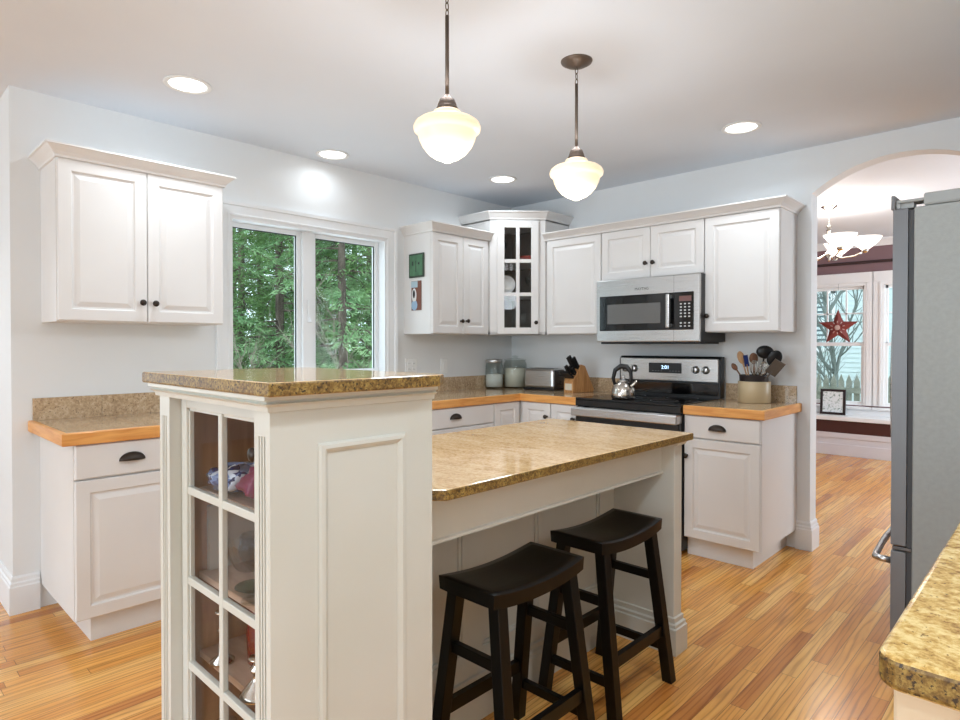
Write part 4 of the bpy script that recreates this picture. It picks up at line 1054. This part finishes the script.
# corner cabinet contents
pl = thing('reflection_disc', 'round white plate standing on the middle shelf of the corner cabinet', 'plate', (.33, -.45, 1.689+.075))
MB().lathe([(0, 0), (.04, 0), (.075, .010), (.074, .013), (.04, .004), (0, .004)], 36, Matrix.Rotation(PI/4, 4, 'Z') @ Matrix.Rotation(PI/2-.12, 4, 'X'), cap=False).build('plate', M['white_plastic'], pl)  # disc stands in for the pendant globe's reflection in the glass
for i, (x, y, z, k) in enumerate(((.30, -.46, 1.953, 'at the left of the top shelf'), (.35, -.50, 1.953, 'in front at the left of the top shelf'), (.43, -.36, 1.381, 'on the bottom of the corner cabinet, right side'), (.45, -.30, 1.689, 'at the right of the middle shelf'))):
    goblet(x, y, z, .032, .17 if i < 2 else .15, M['jar_glass'], 'clear stemmed glass %s' % k, 'glasses in the corner cabinet')
t = thing('red_bowl', 'shallow red bowl at the right of the top shelf in the corner cabinet', 'bowl', (.46, -.33, 1.953))
MB().lathe([(0, 0), (.03, 0), (.07, .035), (.068, .037), (.028, .005), (0, .005)], 32, cap=False).build('bowl', mat('red_ceramic', (150, 60, 48), .3), t)

# ================================================================== DINING ROOM PROPS
sr = thing('tin_star', 'dark red five-pointed metal star hanging in the window beyond the arch', 'star', (1.616, 4.045, 1.485))
mb = MB(); ctr = mb.bm.verts.new((0, -.035, 0)); cb = mb.bm.verts.new((0, .012, 0)); ring = []
for i in range(10):
    a = PI/2+PI*i/5; r = .222 if i % 2 == 0 else .090
    ring.append(mb.bm.verts.new((r*math.cos(a), 0, r*math.sin(a))))
for i in range(10): mb.bm.faces.new((ctr, ring[i], ring[(i+1) % 10])); mb.bm.faces.new((cb, ring[(i+1) % 10], ring[i]))
mb.build('star_body', mat('barn_red', (132, 58, 54), .5), sr)
mb = MB()
for i in range(10):
    a = PI/2+PI*i/5; mb.tube([(.055*math.cos(a), -.031, .055*math.sin(a)), (.078*math.cos(a), -.026, .078*math.sin(a))], .006, 6)
mb.ellipsoid((0, -.036, 0), (.03, .006, .03)); mb.build('rosette', mat('rosette_grey', (196, 166, 160), .5), sr)
MB().tube([(0, 0, .22), (0, 0, .515), (0, .03, .52)], .0015, 6).build('hanging_cord', M['gasket'], sr)
pf = thing('picture_frame', 'black framed floral print leaning on the window seat', 'picture', (1.578, 3.985, .456))
pf.rotation_euler = (math.radians(-5), 0, 0)
mb = MB(); w_, h_, f_ = .135, .30, .028
mb.box(-w_, -w_+f_, -.01, .01, 0, h_, .002); mb.box(w_-f_, w_, -.01, .01, 0, h_, .002); mb.box(-w_+f_, w_-f_, -.01, .01, 0, f_, .002); mb.box(-w_+f_, w_-f_, -.01, .01, h_-f_, h_, .002)
mb.build('frame', mat('black_brown_frame', (38, 24, 26), .35), pf)
fl = mat('floral_print', (226, 232, 234), .4); nt, N, L, bs = nodes(fl); mp = coords(nt)
n = add(nt, 'ShaderNodeTexNoise', Scale=38, Detail=3); L.new(mp.outputs[0], n.inputs['Vector'])
r = ramp(nt, [(.52, (232, 238, 240)), (.60, (196, 206, 204)), (.68, (120, 150, 140))]); L.new(n.outputs['Fac'], r.inputs[0]); L.new(r.outputs[0], bs.inputs['Base Color'])
MB().box(-w_+f_, w_-f_, -.004, .006, f_, h_-f_).build('print', fl, pf)

# ================================================================== OUTDOORS
M['bark'] = soft_noise(mat('spruce_bark', (92, 80, 70), .9), (70, 60, 52), (118, 104, 92), 14, 5, .6, 40, (1, 1, .25))
M['needles'] = soft_noise(mat('spruce_needles', (70, 110, 62), .7, spec=.2), (76, 114, 64), (146, 180, 116), 2.2, 4)
M['needles2'] = soft_noise(mat('hemlock_needles', (84, 124, 80), .7, spec=.2), (92, 132, 86), (160, 190, 138), 2.2, 4)
M['twig'] = mat('bare_twigs', (150, 136, 122), .9)
M['ground'] = soft_noise(mat('forest_floor', (120, 110, 80), .9), (98, 92, 60), (150, 136, 104), 1.2, 6)
g = MB(); g.box(-40, -4.7, -20, 40, -.6, -.5); tag(g.build('forest_ground', M['ground']), 'forest floor of brown litter outside the kitchen window', 'ground', kind='structure')
def conifer(label, x, y, height, seed, m, spread=1.9, z0=-.5, nb=80, group='evergreens outside the kitchen window', low=.06, src=None):
    random.seed(seed)
    t = thing('evergreen_tree', label, 'tree', (x, y, z0), random.uniform(0, 6), group)
    mb = MB(); r0 = .055+height*.003
    mb.tube([(0, 0, 0), (.03, .02, height*.3), (.0, .05, height*.6), (0, 0, height)], [r0, r0*.8, r0*.5, .01], 10); mb.build('trunk', M['bark'], t)
    me_v, me_f = [], []
    bw = MB()
    for i in range(nb):
        h = height*(low+(1-low)*(i+random.random())/nb); k = 1-(h/height); L = (.25+spread*k**.75)*random.uniform(.7, 1.1)
        a = random.uniform(0, 2*PI); dirv = Vector((math.cos(a), math.sin(a), 0)); side = Vector((-math.sin(a), math.cos(a), 0))
        n = 7; pts = []
        for q in range(n+1):
            s_ = q/n; pts.append(dirv*(L*s_)+Vector((0, 0, h+.12*L*s_-.42*L*s_*s_)))
        bw.tube([pts[0], pts[n//2], pts[n]], [.018, .010, .003], 5, cap=False)
        nt_ = int(14+L*15)
        for q in range(nt_):
            s_ = .12+.88*q/nt_; i0 = min(n-1, int(s_*n)); f = s_*n-i0; p = pts[i0].lerp(pts[i0+1], f)
            for sd in (-1, 1):
                tl = (.10+.30*(1-s_)+.08)*random.uniform(.7, 1.2)*(L/1.6)**.4
                td = (dirv*random.uniform(.5, .9)+side*sd*random.uniform(.6, 1)+Vector((0, 0, random.uniform(-.5, .12)))).normalized()
                for u in range(4):
                    sp = p+td*tl*(.15+.25*u); dd = (td+Vector((random.uniform(-.6, .6), random.uniform(-.6, .6), random.uniform(-.7, .35)))).normalized()
                    ln = random.uniform(.06, .13); w = random.uniform(.007, .014); wv = dd.cross(Vector((random.uniform(-1, 1), random.uniform(-1, 1), 1))).normalized()*w
                    b0 = len(me_v); e = sp+dd*ln
                    me_v += [tuple(sp), tuple(sp+dd*ln*.5+wv), tuple(e), tuple(sp+dd*ln*.5-wv)]; me_f.append((b0, b0+1, b0+2, b0+3))
    bw.build('branches', M['bark'], t)
    me = bpy.data.meshes.new('foliage'); me.from_pydata(me_v, [], me_f); me.materials.append(m)
    o = bpy.data.objects.new('foliage', me); COL.objects.link(o); o.parent = t
    return t
# camera rays through the window: bearing points chosen in plan
def at_ray(px, dist):
    u = (px-480)/616.06; a = .7653; dx = -math.sin(a)+math.cos(a)*u; dy = math.cos(a)+math.sin(a)*u
    return cam.location.x+dx*dist, cam.location.y+dy*dist
protoA = conifer('tall spruce with a straight dark trunk, seen in the left sash', *at_ray(281, 10.5), 9.5, 11, M['needles'], 1.7, nb=85)
protoB = conifer('hemlock with drooping pale green boughs, seen in the right sash', *at_ray(344, 9.6), 8.5, 12, M['needles2'], 1.8, nb=95)
more = [(240, 12.0, 0, 1.0), (318, 13.5, 1, 1.1), (262, 15.5, 1, 1.25), (300, 16.5, 0, 1.2), (340, 14.5, 0, 1.2), (368, 13.0, 1, 1.15), (385, 10.5, 0, .95), (215, 14.5, 0, 1.2), (355, 19, 1, 1.5), (280, 20, 1, 1.35), (320, 22, 0, 1.5), (235, 20, 1, 1.4), (200, 9.5, 1, .9), (400, 16, 1, 1.3)]
side_words = ['left of the dark-trunked spruce', 'between the two sashes', 'deep behind the dark-trunked spruce', 'behind the mullion in the second row', 'behind the hemlock', 'at the right jamb of the window', 'just outside the right jamb', 'far left behind the casing', 'in the back row of the right sash', 'in the back row of the left sash', 'in the back row behind the mullion', 'in the back row at the left edge', 'near the left, behind the upper cabinet', 'beyond the right casing']
for i, (px, ds, k, s_) in enumerate(more):
    c = dup(protoA if k == 0 else protoB); x, y = at_ray(px, ds); c.location = (x, y, -.5-.15*(i % 3)); c.scale = (s_,)*3
    c.rotation_euler = (0, 0, i*1.37); c['label'] = ('dark spruce ' if k == 0 else 'paler hemlock ')+side_words[i]
def bare(label, x, y, z0, h, seed, m, name='bare_tree', group=None, r0=.02, cat='tree'):
    random.seed(seed); t = thing(name, label, cat, (x, y, z0), 0, group)
    mb = MB()
    def br(p, d, L, r, dep):
        n = 4; pts = [p]
        for i in range(n):
            d = (d+Vector((random.uniform(-.18, .18), random.uniform(-.18, .18), random.uniform(-.05, .10)))).normalized(); pts.append(pts[-1]+d*L/n)
        mb.tube(pts, [r*(1-.15*i) for i in range(n+1)], 5, cap=False)
        if dep <= 0: return
        for i in range(1, n+1):
            for _ in range(2 if dep > 1 else 1):
                nd = (d+Vector((random.uniform(-1, 1), random.uniform(-1, 1), random.uniform(-.1, .7)))).normalized(); br(pts[i], nd, L*.55, r*.5, dep-1)
    br(Vector((0, 0, 0)), Vector((random.uniform(-.1, .1), random.uniform(-.1, .1), 1)), h, r0, 3)
    mb.build('branches', m, t); return t
for i, (px, ds) in enumerate(((256, 8.6), (356, 8.6))):
    x, y = at_ray(px, ds); bare('pale leafless sapling low outside the %s' % ('left sash', 'right sash')[i], x, y, -.5, 1.1 if i != 1 else 1.7, 30+i, M['twig'], 'bare_sapling', 'saplings outside the kitchen window', .014)
# beyond the dining room
M['siding'] = mat('teal_siding', (206, 218, 218), .6); M['fence'] = soft_noise(mat('weathered_fence', (136, 138, 124), .85), (120, 122, 108), (156, 156, 142), 6, 4)
tag(MB().box(-30, 12, 5.0, 40, -.75, -.6).build('yard_ground', soft_noise(mat('winter_lawn', (130, 130, 100), .9), (116, 116, 88), (148, 146, 118), 1, 5)), 'winter lawn outside the far windows', 'ground', kind='structure')
hs = thing('neighbour_house', 'pale teal clapboard house seen through the far window', 'house', (-7, 13.5, -.6))
mb = MB()
for i in range(48): z = i*.12; mb.prism([(0, z), (0, z+.125), (.012, z+.125), (.030, z)], 0, 10)
bmesh.ops.transform(mb.bm, matrix=Matrix(((0, 0, 1, 0), (-1, 0, 0, 0), (0, 1, 0, 0), (0, 0, 0, 1))), verts=mb.bm.verts[:])
mb.box(0, 10, .02, 3, 0, 5.8); mb.build('clapboard_wall', M['siding'], hs)
for (xa, za) in ((5.35, 1.7), (7.6, 1.7), (3.2, 1.7)):
    f = MB(); f.box(xa, xa+.9, -.06, .02, za, za+.1); f.box(xa, xa+.9, -.06, .02, za+1.5, za+1.6); f.box(xa, xa+.1, -.06, .02, za, za+1.6); f.box(xa+.8, xa+.9, -.06, .02, za, za+1.6); f.box(xa+.1, xa+.8, -.05, .02, za+.76, za+.82)
    w = f.build('window_frame', M['trim'], hs); MB().box(xa+.1, xa+.8, -.02, .01, za+.1, za+1.5).build('pane', mat('dim_pane', (96, 112, 118), .1) if 'dim_pane' not in MATS else MATS['dim_pane'], w)
mb = MB(); mb.prism([(-.3, 5.8), (1.6, 7.6), (3.4, 5.8)], -.3, 10.3)
bmesh.ops.transform(mb.bm, matrix=Matrix(((0, 0, 1, 0), (1, 0, 0, 0), (0, 1, 0, 0), (0, 0, 0, 1))), verts=mb.bm.verts[:])
mb.build('roof', mat('grey_shingle', (120, 120, 122), .9), hs)
fc = thing('picket_fence', 'weathered wooden picket fence outside the far window', 'fence', (-1.4, 7.5, -.6))
for i in range(30):
    x = i*.115
    mb = MB(); mb.prism([(x, 0), (x+.085, 0), (x+.085, 1.27), (x+.0425, 1.39), (x, 1.27)], -.01, .01)
    bmesh.ops.transform(mb.bm, matrix=Matrix(((1, 0, 0, 0), (0, 0, 1, 0), (0, 1, 0, 0), (0, 0, 0, 1))), verts=mb.bm.verts[:])
    mb.build('picket', M['fence'], fc)
mb = MB(); mb.box(-.1, 3.6, -.05, -.012, .35, .44); mb.box(-.1, 3.6, -.05, -.012, 1.08, 1.17); mb.build('rail', M['fence'], fc)
bare('leafless grey tree with spreading branches outside the far window', 0.35, 9.2, -.6, 2.6, 77, mat('grey_branch', (120, 128, 122), .9), r0=.07)
bare('thin leafless shrub in front of the picket fence', .95, 6.6, -.6, 1.5, 79, MATS['grey_branch'], 'bare_shrub', r0=.015, cat='shrub')
